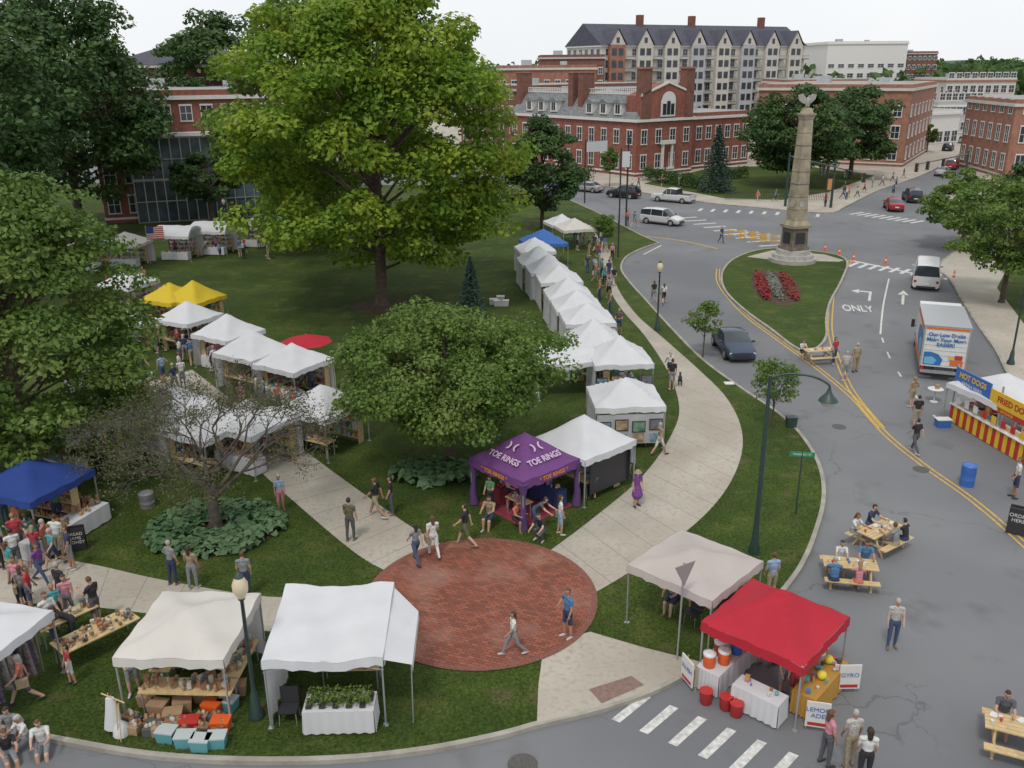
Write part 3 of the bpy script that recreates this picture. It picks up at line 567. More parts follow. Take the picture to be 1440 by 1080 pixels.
def table(e,x,y,L,W,clothm=None,goods=14,rz=0,seed=0,gh=.18,pal=None,name='vendor_table'):
    rd=random.Random(seed+int(x*100)); t=MB(); M=Matrix.Translation((x,y,0))@Matrix.Rotation(rz,4,'Z')
    t.box((0,0,.73),(L,W,.04),WOOD if not clothm else clothm,M=M)
    for sx in (-1,1):
        for sy in (-1,1): t.box((sx*(L/2-.08),sy*(W/2-.08),.355),(.035,.035,.71),STEEL,M=M)
    if clothm:
        n=28
        for (p0,p1) in (((-L/2,-W/2),(L/2,-W/2)),((L/2,-W/2),(L/2,W/2)),((L/2,W/2),(-L/2,W/2)),((-L/2,W/2),(-L/2,-W/2))):
            d=Vector((p1[0]-p0[0],p1[1]-p0[1],0)); q=Vector((d.y,-d.x,0)).normalized(); vv=[]
            for i in range(n+1):
                p=Vector((*p0,0))+d*i/n; w=.03+.025*math.sin(i*1.5); vv+=[(p.x+q.x*.01,p.y+q.y*.01,.752),(p.x+q.x*w,p.y+q.y*w,.06)]
            t.add(vv,[(2*i,2*i+1,2*i+3,2*i+2) for i in range(n)],clothm,M,True)
    pl=pal or PALS
    for k in range(goods):
        gx=rd.uniform(-L/2+.1,L/2-.1); gy=rd.uniform(-W/2+.08,W/2-.08); s=rd.uniform(.05,.13); hgt=rd.uniform(.35,1)*gh; m=rd.choice(pl)
        if rd.random()<.45: t.box((gx,gy,.752+hgt/2+.002*k),(s*1.3,s,hgt),m,rd.uniform(0,3),M=M)
        else: t.lathe([(s*.35,.752),(s*.5,.752+hgt*.4),(s*.45,.752+hgt*.8),(s*.2,.752+hgt)],m,9,M@Matrix.Translation((gx,gy,.001*k)))
    return t.obj(name,(0,0,0),parent=e)
def shelf(e,x,y,L,rz,seed,pal=None,rows=4):
    rd=random.Random(seed); t=MB(); M=Matrix.Translation((x,y,0))@Matrix.Rotation(rz,4,'Z'); pl=pal or PALS
    for s in (-1,1): t.box((s*L/2,0,.85),(.04,.35,1.7),WOOD,M=M)
    for r in range(rows):
        z=.25+r*.42; t.box((0,0,z),(L-.05,.34,.03),WOOD,M=M); p=-L/2+.1
        while p<L/2-.1:
            s=rd.uniform(.06,.16); h=rd.uniform(.1,.32); m=rd.choice(pl)
            if rd.random()<.6: t.box((p+s/2,0,z+.016+h/2),(s,.2,h),m,M=M)
            else: t.lathe([(s*.35,z+.016),(s*.5,z+.016+h*.4),(s*.2,z+.016+h)],m,8,M@Matrix.Translation((p+s/2,-.04,0)))
            p+=s+.03
    t.obj('display_shelf',parent=e)
for i,(p,yw,w) in enumerate([((880,529),3,'lB'),((872,472),4,'l'),((836,446),4,'l'),((826,424),5,'lf'),((812,405),5,'l'),((800,387),6,'lf'),((786,372),6,'l'),((770,357),8,'lf'),((757,344),8,'l'),((752,333),10,'l')]):
    e=tent(p,yw,CW,3.15 if i else 3.3,3.05,walls=w,rise=1.0+.15*(i%3))
    table(e,.6,0,.7,2.4,TCLOTH if i%2 else None,18,seed=i); shelf(e,-.9,0,2.4,math.pi/2,i+5)
    if i in(0,1,2):
        t=MB(); pics=[mat('art_%d'%k,c,.5,.6,3,col2=c2) for k,(c,c2) in enumerate([((.03,.18,.4),(.3,.45,.5)),((.3,.12,.08),(.5,.4,.25)),((.03,.12,.16),(.2,.35,.2)),((.45,.22,.08),(.1,.2,.3))])]
        for k in range(4): t.box((-1.2+.8*k,-1.56,1.15+.1*(k%2)),(.62,.04,.55),METALB); t.box((-1.2+.8*k,-1.585,1.15+.1*(k%2)),(.54,.02,.46),pics[k]); t.box((-1.2+.8*k,-1.58,.62),(.5,.03,.35),pics[3-k])
        if i==0: t.bb(-1.55,1.55,-1.53,-1.5,.3,1.75,GREYW); t.bb(1.5,1.53,-1.5,1.0,.3,1.8,GREYW)
        t.obj('art_panels',parent=e)
tent((796,494),8,CW,3.4,2.4,style='slant',rise=.35,eave=2.0,walls='l')
tent((764,321),12,CBL,3.8,3.4,walls='l'); tent((808,306),15,CC,3.4,rise=.9); tent((790,300),15,CW,3,rise=.9)
e=tent((822,582),((752,612),(824,642)),CW,3.1,walls='B'); t=MB(); t.bb(-1.45,1.45,1.3,1.34,.3,1.9,METALB); t.bb(1.3,1.34,-1.0,1.3,.3,1.9,METALB); t.obj('display_panels',parent=e); table(e,0,-.6,2.2,.7,None,24,seed=8); shelf(e,0,.9,2.2,0,91)
e=tent((738,607),((650,648),(738,690)),CP,3.15,rise=1.15,val=.34)
LT=mat('print_lilac',(.50,.38,.50),.8); OR=mat('print_orange',(.6,.22,.04),.8)
for rz,s in ((0,1),(math.pi/2,1)):
    M=Matrix.Rotation(rz,4,'Z'); p=M@Vector((0,-1.12,2.46)); rt=(M@Matrix.Rotation(rad(36),4,'X')).to_euler(); text('TOE RINGS',e,p,rt,.36,LT,.95,1,bold=.01)
    p=M@Vector((0,-1.66,1.95)); text('* TOE RINGS *',e,p,(M@Matrix.Rotation(rad(90),4,'X')).to_euler(),.24,OR,bold=.008)
    mo=MB(); 
    for s1 in (-1,1):
        vs=[]
        for k in range(13):
            a=rad(-75+150*k/12); vs+=[(s1*(.30-.22*math.cos(a)),.2*math.sin(a),0),(s1*(.27-.10*math.cos(a)),.14*math.sin(a),0)]
        mo.add(vs,[(2*k,2*k+1,2*k+3,2*k+2) for k in range(12)],LT)
    o=mo.obj('moon_print',parent=e,recalc=False); o.location=M@Vector((0,-.66,2.82)); o.rotation_euler=rt
t=MB()
for x,y in ((-1.5,-1.5),(1.5,-1.5),(-1.5,1.5),(1.5,1.5)): t.tube([(x,y,2.0),(x*.97,y*.97,1.3),(x,y,.7),(x*.98,y*.98,.05)],[.2,.08,.13,.2],cloth('purple_drape',(.10,.05,.16),.1),8)
t.bb(-1.4,1.4,-1.4,1.4,.02,.035,mat('red_rug',(.22,.03,.05),.9,.3,4)); t.obj('drapes_and_rug',parent=e)
table(e,-.9,.2,.6,2.0,cloth('cloth_red',(.25,.03,.05),.1),26,seed=3); table(e,.3,.9,1.8,.6,cloth('cloth_navy',(.03,.05,.15),.1),22,seed=4); table(e,.5,-.8,1.1,.5,None,16,seed=5)
def bt(c4,clothm,w,l,eave=2.15,rise=.55,style='pyr',walls=''):
    P=[G(*q,.12+eave) for q in c4]; c=sum(P,Vector())/4; yw=math.degrees(yaw_of(P[3],P[2]))
    e=tent((720,500),yw,clothm,w,l,eave,rise,style,walls); e.location=(c.x,c.y,.12); return e
POT=PALS[4:6]+[CARD,mat('pot_terra',(.3,.13,.07),.6),mat('pot_glaze',(.10,.14,.16),.3),mat('pot_cream',(.42,.38,.3),.5)]
e=bt([(222,822),(356,830),(338,938),(152,934)],CC,3.0,3.2,rise=.55,walls='b'); T1=e
table(e,.1,-.9,2.6,.7,None,70,seed=21,gh=.22,pal=POT); table(e,1.1,.4,.6,1.8,None,40,seed=22,pal=POT); table(e,-1.0,.5,.6,1.6,None,34,seed=25,pal=POT); shelf(e,.1,.9,1.8,0,71,POT)
fx=MB(); rd=random.Random(17)
for k in range(20):
    x=-1.35+.14*k+rd.uniform(-.05,.05); y=-1.68+rd.uniform(-.3,.25); s=rd.uniform(.22,.40); fx.box((x,y,s*.35+.002*k),(s,s*.8,s*.7),rd.choice([CARD,CARD,PALS[5],PALS[7]]),rd.uniform(-.4,.4))
    for j in range(3): fx.lathe([(.04,s*.7),(.07,s*.7+.06),(.03,s*.7+.12)],rd.choice(POT),8,Matrix.Translation((x+rd.uniform(-.1,.1),y+rd.uniform(-.08,.08),0)))
fx.obj('crates_of_pottery',parent=e)
fx=MB()
for k in range(5):
    x=-1.75+.12*k; fx.tube([(x,-1.9-.1*k,0),(x,-1.7-.1*k,1.1)],.015,WOOD,5)
fx.tube([(-1.9,-1.75,1.12),(-1.1,-2.1,1.12)],.02,WOOD,5); fx.tube([(-1.6,-1.9,1.1),(-1.58,-1.92,.7),(-1.62,-1.95,.15)],[.12,.2,.26],TCLOTH,10,ex=1,ey=.6); fx.tube([(-1.4,-2.0,.0),(-1.38,-1.98,.25),(-1.4,-2.0,.42)],[.22,.2,.06],TCLOTH,10); fx.obj('fabric_stand',parent=e)
e=bt([(396,828),(548,826),(546,938),(376,942)],CW,3.2,3.2,rise=.3,style='slant',walls='bl'); T2=e
aw=MB(); aw.add([(1.6,-1.6,2.15),(2.35,-1.5,1.9),(2.35,.9,1.95),(1.6,1.5,2.4),(2.36,-1.5,1.65),(2.36,.9,1.7)],[(0,1,2,3),(1,4,5,2)],CW); aw.tube([(2.3,-1.5,0),(2.33,-1.5,1.9)],.02,STEEL,6); aw.obj('side_awning',parent=e,recalc=False)
table(e,.35,-1.5,1.9,.8,TCLOTH,0,seed=1); table(e,.4,.2,1.7,.7,None,16,seed=2)
ch=MB(); ch.box((-1.1,-1.3,.42),(.5,.45,.04),METALB); ch.box((-1.1,-1.08,.72),(.5,.03,.5),METALB)
for a in (-.24,.24):
    for b2 in (-.2,.2): ch.tube([(-1.1+a,-1.3+b2,0),(-1.1+a*.9,-1.3+b2*.9,.42)],.014,STEEL,5)
ch.obj('folding_chair',parent=e)
pl=MB(); rd=random.Random(4)
for k in range(10): pl.box((-.45+.18*k+.0,-1.5+.22*((k%2)*2-1)*.6,.80),(.15,.3,.09),METALB)
po=pl.obj('seedling_trays',parent=e); rng=np.random.default_rng(3); Pq=np.stack([rng.uniform(-.5,1.22,900),rng.uniform(-1.8,-1.2,900),.86+rng.uniform(0,.22,900)],1); quads('seedlings',Pq,rng.normal(size=Pq.shape)+np.array([0,0,.8]),.045,L_MID,e,rng)
e=bt([(-90,848),(75,868),(-20,940),(-160,915)],CW,3.1,3.1,rise=.5)
rk=MB(); rd=random.Random(9)
for k in range(26): c=rd.choice([(.07,.06,.1),(.2,.16,.16),(.05,.08,.18),(.3,.28,.26)]); rk.tube([(.9+.3*math.sin(k),-1.3+.1*k,1.55),(.9+.3*math.sin(k),-1.3+.1*k,.5)],[.08,.17],mat('dress_%d'%int(c[0]*100),c,.9,.5,9),6,ex=1.3,ey=.4)
rk.tube([(.9,-1.4,1.6),(.9,1.4,1.6)],.02,STEEL,6); rk.tube([(.9,-1.4,0),(.9,-1.4,1.6)],.02,STEEL,6); rk.tube([(.9,1.4,0),(.9,1.4,1.6)],.02,STEEL,6); rk.obj('clothes_rack',parent=e)
e=bt([(957,744),(1075,788),(1000,845),(883,794)],CMESH,3.05,3.05,rise=.5)
chr_=MB()
for x,y in ((-.8,.1),(.1,-.1),(.8,.3)):
    chr_.box((x,y,.42),(.45,.45,.04),METALB); chr_.box((x,y+.22,.68),(.45,.03,.45),METALB)
    for a in (-.2,.2):
        for b2 in (-.2,.2): chr_.tube([(x+a,y+b2,0),(x+a*.9,y+b2*.9,.42)],.012,STEEL,5)
chr_.obj('folding_chairs',parent=e)
e=tent((1096,828),((1030,882),(1140,930)),CR,3.05,rise=1.0,z0=0,val=.28); RT=e
table(e,-1.1,-.6,.75,2.3,TCLOTH,0); table(e,.4,-1.5,1.4,.6,TCLOTH,6,seed=5); table(e,1.4,.2,.7,2.2,cloth('cloth_amber',(.45,.25,.05),.1),18,seed=6)
k=MB(); RD=mat('cooler_red',(.42,.03,.03),.4); ORG=mat('cooler_orange',(.62,.10,.02),.4); YL=mat('lemon_yellow',(.65,.52,.05),.5); WP=mat('white_plastic',(.60,.60,.59),.4); BL=mat('plastic_blue',(.04,.13,.42),.4); TEAL=mat('plastic_teal',(.10,.30,.33),.4)
for i,(x,y,m,s) in enumerate([(-1.2,-1.5,ORG,1),(-.95,-1.1,ORG,1),(-1.25,-.8,RD,1),(-.9,-.45,BL,.9),(-1.25,-.2,WP,1),(-.9,.1,RD,.9),(-1.2,.4,YL,.8)]):
    k.lathe([(.15*s,.755),(.17*s,.78),(.18*s,1.12),(.17*s,1.14)],m,14,Matrix.Translation((x,y,0))); k.lathe([(.185*s,1.141),(.19*s,1.2),(.1*s,1.23)],WP,14,Matrix.Translation((x,y,0))); k.box((x-.19*s,y,.82),(.05,.04,.05),WP)
k.obj('drink_coolers',parent=e)
k=MB()
for x,y in ((.0,-2.0),(-.35,-1.95),(-.9,-2.1)): k.lathe([(.14,0),(.17,.03),(.19,.4),(.2,.42)],RD,14,Matrix.Translation((x,y,0)))
k.lathe([(.05,1.13),(.13,1.16),(.15,1.24),(.11,1.33),(.03,1.36)],YL,12,Matrix.Translation((1.3,.9,-.37))); k.lathe([(.05,1.13),(.13,1.16),(.15,1.24),(.11,1.33),(.03,1.36)],YL,12,Matrix.Translation((1.45,.1,-.37)))
k.obj('buckets',parent=e)
BLK=mat('ink',(.03,.03,.05),.7)
for (x,y,rz,tx) in ((1.95,-1.2,.5,'LEMON\nADE'),(1.95,.9,.75,'GYRO'),(-1.65,-1.9,-.5,'SLUSH')):
    s=MB(); s.box((0,0,.6),(.62,.04,.8),WHITE); s.box((-.25,.15,.45),(.03,.03,.9),WOOD); s.box((.25,.15,.45),(.03,.03,.9),WOOD); s.box((0,-.024,.3),(.5,.006,.1),RD); o=s.obj('sandwich_board',(x,y,0),rz,e); text(tx,o,(0,-.028,.66),(rad(90),0,0),.19,BL)
e=bt([(20,636),(150,660),(66,716),(-70,690)],CB,3.3,3.1,rise=.8,eave=2.2)
table(e,1.6,-.2,.8,3.6,TCLOTH,44,seed=31,gh=.3,pal=[CARD,CARD,PALS[5],PALS[7],PALS[10]]); table(e,0,1.2,2.6,.7,cloth('cloth_plum',(.12,.04,.12)),40,seed=33,gh=.3,pal=[CARD,PALS[5],PALS[6]]); shelf(e,.2,.7,2.2,0,44,[CARD,PALS[5],PALS[10]])
for i,(p,yw,m,w) in enumerate([((262,423),-28,CW,'b'),((318,441),-32,CW,'bl'),((352,463),-32,CW,'l'),((410,482),-32,CW,'bl'),((178,376),-25,CW,'b'),((270,394),-25,CY,''),((238,397),-25,CY,''),((240,540),-30,CW,'l'),((285,560),-30,CW,'bl'),((350,560),-30,CW,'b'),((150,500),-30,CW,'l'),((100,560),-30,CW,'bl'),((450,540),-30,CW,'l'),((160,430),-25,CW,'b')]):
    e=tent(p,yw,m,3.05,rise=1.0+.1*(i%3),walls=w); table(e,0,-.9,2.4,.7,TCLOTH if i%2 else None,26,seed=40+i); table(e,-.9,.3,.6,1.8,None,20,seed=60+i); shelf(e,.2,1.1,2.2,0,120+i); shelf(e,-1.2,-.1,1.8,math.pi/2,150+i)
for p,st,m in (((175,325),'pyr',CC),((248,317),'dome',CW),((299,311),'dome',CW),((361,302),'pyr',CW),((405,296),'pyr',CW),((120,330),'pyr',CW),((450,300),'dome',CW)):
    e=tent(p,-6,m,3.6,3.2,style=st,rise=1.0,walls='b'); table(e,0,-.8,2.6,.7,TCLOTH,24,seed=int(p[0])); shelf(e,0,.8,2.8,0,int(p[0])+3)
def umbrella(name,px,h,r,m,z0=.12):
    c=G(*px,z0+h); u=MB(); n=8; vs=[(0,0,h)]; 
    for k in range(n): a=2*math.pi*k/n; vs.append((r*math.cos(a),r*math.sin(a),h-.45))
    u.add(vs,[(0,1+k,1+(k+1)%n) for k in range(n)],m); u.tube([(0,0,0),(0,0,h+.05)],.025,STEEL,6); u.obj(name,(c.x,c.y,z0),recalc=False)
umbrella('market_umbrella',(430,470),2.5,1.5,CR)
e=tent((1418,524),((1372,560),(1440,590)),CW,3.6,rise=.9,z0=0)
a=G(1334,592,0); c=G(1440,655,0); L=(c-a).length; st=empty('food_stand',a,yaw_of(a,c)); t=MB(); RS=mat('stripe_red',(.42,.03,.02),.7); YS=mat('stripe_yellow',(.65,.42,.03),.7)
n=26
for k in range(n): x0=L*1.25*k/n; t.bb(x0,x0+L*1.25/n-.001,-.02,.0,.05,.95,(RS,YS)[k%2])
for k in range(12): t.bb(-.02,-.0,.02+.2*k,.02+.2*k+.199,.05,.95,(YS,RS)[k%2])
t.bb(-.05,L*1.25,-.1,.7,.951,1.0,WP); t.obj('striped_counter',parent=st)
t=MB()
for x in (0,L*.6,L*1.25): t.bb(x-.03,x+.03,.02,.08,1.0,3.0,STEEL)
t.bb(0,L*.48,-.05,.0,2.0,2.9,BL); t.bb(L*.482,L*1.25,-.05,.0,2.0,2.7,YS); t.bb(0,L*1.25,-.05,.0,1.75,1.995,RS)
rd=random.Random(2)
for k in range(9): t.box((L*.1+L*.12*k,-.07,1.32+.0*k),(.3,.02,.36),rd.choice([WHITE,YS,RS,BL]))
t.obj('sign_boards',parent=st)
text('HOT DOGS',st,(L*.24,-.06,2.6),(rad(90),0,0),.38,YS,bold=.01); text('FRESH FRIES',st,(L*.24,-.06,2.22),(rad(90),0,0),.28,WHITE); text('FRIED DOUGH',st,(L*.82,-.06,2.35),(rad(90),0,0),.4,RS,bold=.01); text('LEMONADE - SAUSAGE',st,(L*.6,-.06,1.87),(rad(90),0,0),.2,YS)
table(st,L*.5,.35,L*.9,.5,None,26,seed=77).location.z=.27
# ---------------------------------------------------------------- vehicles
KINDS={
'sedan':[(-2.35,.72,.74,.74,0),(-2.25,.95,.97,.84,0),(-1.65,1.0,1.03,.88,0),(-.95,.96,1.38,.90,1),(-.2,.94,1.45,.91,2),(.35,.94,1.42,.91,2),(1.15,.93,.97,.90,1),(2.0,.80,.84,.86,0),(2.3,.62,.66,.76,0)],
'suv':[(-2.3,.9,.93,.82,0),(-2.25,1.05,1.1,.9,0),(-1.95,1.05,1.62,.92,1),(-1.0,1.04,1.72,.94,2),(.2,1.03,1.70,.94,2),(.95,1.04,1.1,.92,1),(2.0,.95,.99,.9,0),(2.3,.75,.79,.8,0)],
'minivan':[(-2.5,.9,.93,.85,0),(-2.45,1.05,1.1,.94,0),(-2.15,1.05,1.68,.96,1),(-1.0,1.04,1.78,.98,2),(.5,1.02,1.74,.98,2),(1.55,1.0,1.05,.95,1),(2.2,.85,.89,.9,0),(2.5,.68,.72,.8,0)],
'van':[(-2.8,.8,.83,.9,0),(-2.78,1.1,1.2,.98,0),(-2.7,1.15,2.0,.98,1),(-1.0,1.15,2.15,1.0,3),(1.0,1.15,2.12,1.0,2),(1.75,1.15,1.2,.98,1),(2.5,1.0,1.04,.95,0),(2.7,.8,.84,.85,0)],
'pickup':[(-2.85,.95,.97,.92,0),(-2.83,1.05,1.07,.95,0),(-.95,1.06,1.08,.96,0),(-.8,1.06,1.75,.96,1),(0,1.06,1.85,.96,2),(.6,1.06,1.82,.96,2),(1.25,1.08,1.14,.95,1),(2.5,1.02,1.06,.94,0),(2.85,.85,.9,.85,0)]}
def car(kind,rear,front,col,name='parked_car',rough=.25):
    a=G(*rear,0);b2=G(*front,0); c=(a+b2)/2; e=empty(name,(c.x,c.y,0),yaw_of(a,b2)); S=KINDS[kind]; m=mat('car_paint_%.2f_%.2f_%.2f'%col,col,rough,metal=.2); B=MB()
    z0=.28; rings=[]
    for x,zb,zt,w,_ in S:
        gh=zt-zb>.2; wt=w*(.80 if gh else .93)
        half=[(0,z0),(w*.9,z0),(w,z0+.15),(w*1.01,zb*.62+.1),(w*.985,zb-.05),(w*.95,zb),(wt,zt-.05),(wt*.88,zt),(0,zt+.03)]
        rings.append([(x,y,z) for y,z in half]+[(x,-y,z) for y,z in half[-2:0:-1]])
    n=len(rings[0])
    for i in range(len(rings)-1):
        glassy=(S[i][4]>0 or S[i+1][4]>0) and (S[i][2]-S[i][1]>.2 or S[i+1][2]-S[i+1][1]>.2); slope=glassy and not(S[i][2]-S[i][1]>.2 and S[i+1][2]-S[i+1][1]>.2)
        for j in range(n):
            k=j if j<8 else n-1-j; mm=m
            if k==5 and glassy and not (S[i][4]==3): mm=GLASS
            if slope and k>=6: mm=GLASS
            B.add([rings[i][j],rings[i][(j+1)%n],rings[i+1][(j+1)%n],rings[i+1][j]],[(0,1,2,3)],mm,smooth=False)
    B.add(rings[0],[list(range(n))],m); B.add(rings[-1],[list(range(n))],m)
    bo=B.obj('body',parent=e)
    bm=bmesh.new(); bm.from_mesh(bo.data); bmesh.ops.remove_doubles(bm,verts=bm.verts,dist=.001); bmesh.ops.recalc_face_normals(bm,faces=bm.faces)
    for f in bm.faces: f.smooth=True
    bm.to_mesh(bo.data); bm.free()
    try: bo.data.set_sharp_from_angle(angle=rad(28))
    except Exception: pass
    D=MB(); xr,xf=S[0][0],S[-1][0]; wm=max(s[3] for s in S)
    for xx in (xr*.62,xf*.64):
        for s in (-1,1):
            D.lathe([(.39,-.01),(.39,.01)],TYRE,20,Matrix.Translation((xx,s*(wm*1.0+.003),.36))@Matrix.Rotation(rad(90),4,'X'))
            D.lathe([(.25,-.11),(.32,-.11),(.345,-.07),(.345,.07),(.32,.11),(.25,.11)],TYRE,20,Matrix.Translation((xx,s*(wm-.08),.345))@Matrix.Rotation(rad(90),4,'X'))
            D.lathe([(.03,-.125),(.2,-.118),(.22,-.1),(.22,.1),(.2,.118),(.03,.125)],STEEL,10,Matrix.Translation((xx,s*(wm-.08),.345))@Matrix.Rotation(rad(90),4,'X'),False)
    HLm=mat('headlamp',(.6,.62,.65),.15); TL=mat('tail_lamp',(.4,.01,.01),.2)
    for s in (-1,1):
        D.box((xf-.14,s*S[-1][3]*.82,S[-1][1]-.02),(.26,.3,.13),HLm); D.box((xr+.05,s*S[0][3]*.9,S[0][1]-.02),(.12,.2,.2),TL)
        i2=[i for i,q in enumerate(S) if q[4]==1][-1]; D.box((S[i2][0]-.25,s*(S[i2][3]+.1),S[i2][1]+.06),(.12,.2,.13),m)
    D.box((xf+.01,0,.5),(.05,1.0,.17),METALB); D.box((xf+.0,0,.33),(.08,1.4,.1),METALB); D.box((xr-.0,0,.36),(.08,1.4,.14),METALB); D.box((xr-.035,0,.62),(.02,.45,.14),WHITE)
    for i,q in enumerate(S):
        if q[4]==2:
            for s in (-1,1): D.tube([(q[0],s*q[3]*.955,q[1]),(q[0],s*q[3]*.81,q[2]-.04)],.035,m,4)
    if kind=='pickup': D.bb(-2.7,-1.05,-.78,.78,1.1,1.112,METALB)
    if kind in('van','minivan'): D.bb(xr-.0,xr+.02,-.6,.6,1.2 if kind=='van' else 1.12,1.7 if kind=='van' else 1.5,GLASS)
    D.obj('wheels_and_details',parent=e); return e
DB=(.05,.07,.11);WH=(.60,.60,.60);BK=(.025,.025,.03);RDc=(.32,.02,.03);SV=(.34,.35,.36)
car('sedan',(1012,474),(1050,519),DB,'moving_car')
car('minivan',(905,312),(958,318),WH,'taxi_minivan'); car('pickup',(982,287),(912,281),WH,'pickup_truck')
car('suv',(902,280),(852,276),BK); car('sedan',(842,271),(812,268),SV); car('sedan',(800,266),(772,262),(.12,.13,.2))
car('sedan',(1262,300),(1250,290),RDc) ; car('suv',(1288,287),(1276,279),BK)
for i,(u,v) in enumerate(((1322,248),(1336,239),(1349,230),(1360,223),(1370,217),(1379,211),(1387,206),(1394,202),(1400,198))): car(('sedan','suv')[i%2],(u,v),(u+4,v-3),(SV,RDc,BK,WH,RDc,DB,SV,WH,RDc)[i])
for i,(u,v) in enumerate(((1330,214),(1352,203),(1366,196))): car('suv',(u,v),(u+5,v-3),(BK,SV,WH)[i])
car('van',(1300,419),(1302,382),WH,'parked_van')
a=G(1322,534,0); c=G(1304,460,0); e=empty('box_truck',(a.x,a.y,0),yaw_of(a,c)); T=MB(); TW=mat('truck_white',(.60,.60,.60),.35,.05,2); OG=mat('truck_orange',(.6,.13,.02),.4); BLT=mat('truck_blue',(.03,.14,.36),.4); LBT=mat('truck_lightblue',(.15,.38,.55),.4)
T.bb(0,5.0,-1.2,1.2,.75,3.1,TW); T.bb(-.03,5.03,-1.23,1.23,3.1,3.16,STEEL); T.bb(5.02,6.0,-1.15,1.15,2.0,3.1,TW)
for s in (-1,1): T.bb(-.03,0.0,s*1.2-.04*s-.04,s*1.2-.04*s+.04,.75,3.1,STEEL)
for k in range(7): T.bb(-.02,-.002,-1.08,1.08,.85+.29*k,.86+.29*k,GREYW)
T.bb(.0,6.6,-.45,.45,.42,.74,METALB); T.bb(-.35,0,-1.15,1.15,.45,.55,STEEL)
T.bb(0.05,4.9,1.205,1.215,.8,1.15,OG); T.bb(.0,5,-1.215,-1.205,.8,1.15,OG); T.bb(.1,4.9,1.205,1.214,2.75,3.05,OG)
T.add([(.2,1.217,1.2),(2.6,1.217,1.2),(3.4,1.217,1.7),(3.0,1.217,2.4),(1.8,1.217,2.65),(.2,1.217,2.6)],[(0,1,2,3,4,5)],BLT); T.add([(.3,1.221,1.3),(1.6,1.221,1.3),(2.0,1.221,1.8),(1.2,1.221,2.2),(.3,1.221,2.1)],[(0,1,2,3,4)],LBT)
T.add([(-.036,1.05,.85),(-.036,.15,.85),(-.036,.05,1.2),(-.036,.3,1.5),(-.036,.7,1.62),(-.036,1.05,1.6)],[(0,1,2,3,4,5)],BLT); T.add([(-.040,1.0,.9),(-.040,.5,.9),(-.040,.35,1.15),(-.040,.6,1.35),(-.040,1.0,1.3)],[(0,1,2,3,4)],LBT)
T.bb(-.045,-.032,-1.0,-.35,.9,1.2,OG); T.bb(-.045,-.032,-.95,-.55,1.24,1.5,RS); T.bb(-.045,-.032,-.5,-.25,1.24,1.42,YS); T.bb(-.043,-.033,-1.1,1.1,2.95,3.06,OG)
pr=[(5.05,.5),(7.6,.5),(7.65,.95),(7.3,1.15),(6.6,1.25),(6.15,1.95),(5.05,2.0)]
vs=[(x,s*(1.0 if z<1.4 else .9),z) for s in (-1,1) for x,z in pr]; n=len(pr)
T.add(vs,[list(range(n)),list(range(n,2*n))[::-1]]+[(i,(i+1)%n,(i+1)%n+n,i+n) for i in range(n)],TW)
T.add([(6.12,-.8,1.93),(6.12,.8,1.93),(6.58,.85,1.3),(6.58,-.85,1.3)],[(0,1,2,3)],GLASS,Matrix.Translation((.03,0,.02))); T.bb(5.3,6.1,.96,1.0,1.35,1.85,GLASS); T.bb(5.3,6.1,-1.0,-.96,1.35,1.85,GLASS)
for s in (-1,1):
    T.tube([(6.1,s*1.0,1.4),(6.2,s*1.35,1.5)],.02,METALB,5); T.bb(6.14,6.24,s*1.35-.1,s*1.35+.1,1.35,1.85,METALB)
    for x in (1.1,6.7): T.lathe([(.3,-.14),(.4,-.13),(.42,-.08),(.42,.08),(.4,.13),(.3,.14)],TYRE,20,Matrix.Translation((x,s*.95,.42))@Matrix.Rotation(rad(90),4,'X')); T.lathe([(.04,-.16),(.24,-.145),(.24,.145),(.04,.16)],STEEL,12,Matrix.Translation((x,s*.95,.42))@Matrix.Rotation(rad(90),4,'X'))
    T.bb(-.05,-.03,s*1.05-.1,s*1.05+.1,.58,.72,mat('tail_lamp',(.4,.01,.01)))
T.obj('body',parent=e); text('Our Low Decks\nMake Your Move\nEASIER!',e,(-.047,0,2.35),(rad(90),0,rad(-90)),.29,BLT,bold=.008)
# ---------------------------------------------------------------- monument
c=G(1114,367); e=empty('civil_war_monument',c,rad(20)); T=MB()
def sq(z0,z1,a,b2,m): T.add([(sx*a,sy*a,z0) for sx,sy in ((-1,-1),(1,-1),(1,1),(-1,1))]+[(sx*b2,sy*b2,z1) for sx,sy in ((-1,-1),(1,-1),(1,1),(-1,1))],[(0,1,5,4),(1,2,6,5),(2,3,7,6),(3,0,4,7),(4,5,6,7),(3,2,1,0)],m)
def octo(z0,z1,a,b2,m,n=8): T.lathe([(a,z0),(b2,z1)],m,n,smooth=False)
zt=HT(1127,152,c)
octo(0,.35,2.1,2.1,STONEL,24); octo(.351,.7,1.85,1.8,STONEL,24); octo(.701,1.1,1.55,1.5,STONEL,8); sq(1.101,1.4,.98,.95,STONED); sq(1.401,3.1,.84,.80,STONED); sq(3.101,3.35,.98,1.0,STONE); sq(3.351,3.7,.9,.7,STONE)
z=3.701; a=.66; k=8; hs=(zt-1.0-z)/k
for i in range(k):
    b2=a-.03; sq(z,z+hs-.05,a,b2,STONE); sq(z+hs-.049,z+hs,b2+.04,b2+.04,STONED if i in(2,5) else STONE); z+=hs+.001; a=b2
sq(z,z+.3,a+.05,a+.12,STONE); sq(z+.301,z+.45,a+.16,a+.16,STONE); sq(z+.451,z+.9,a,a*.6,STONE); zt=z+.9
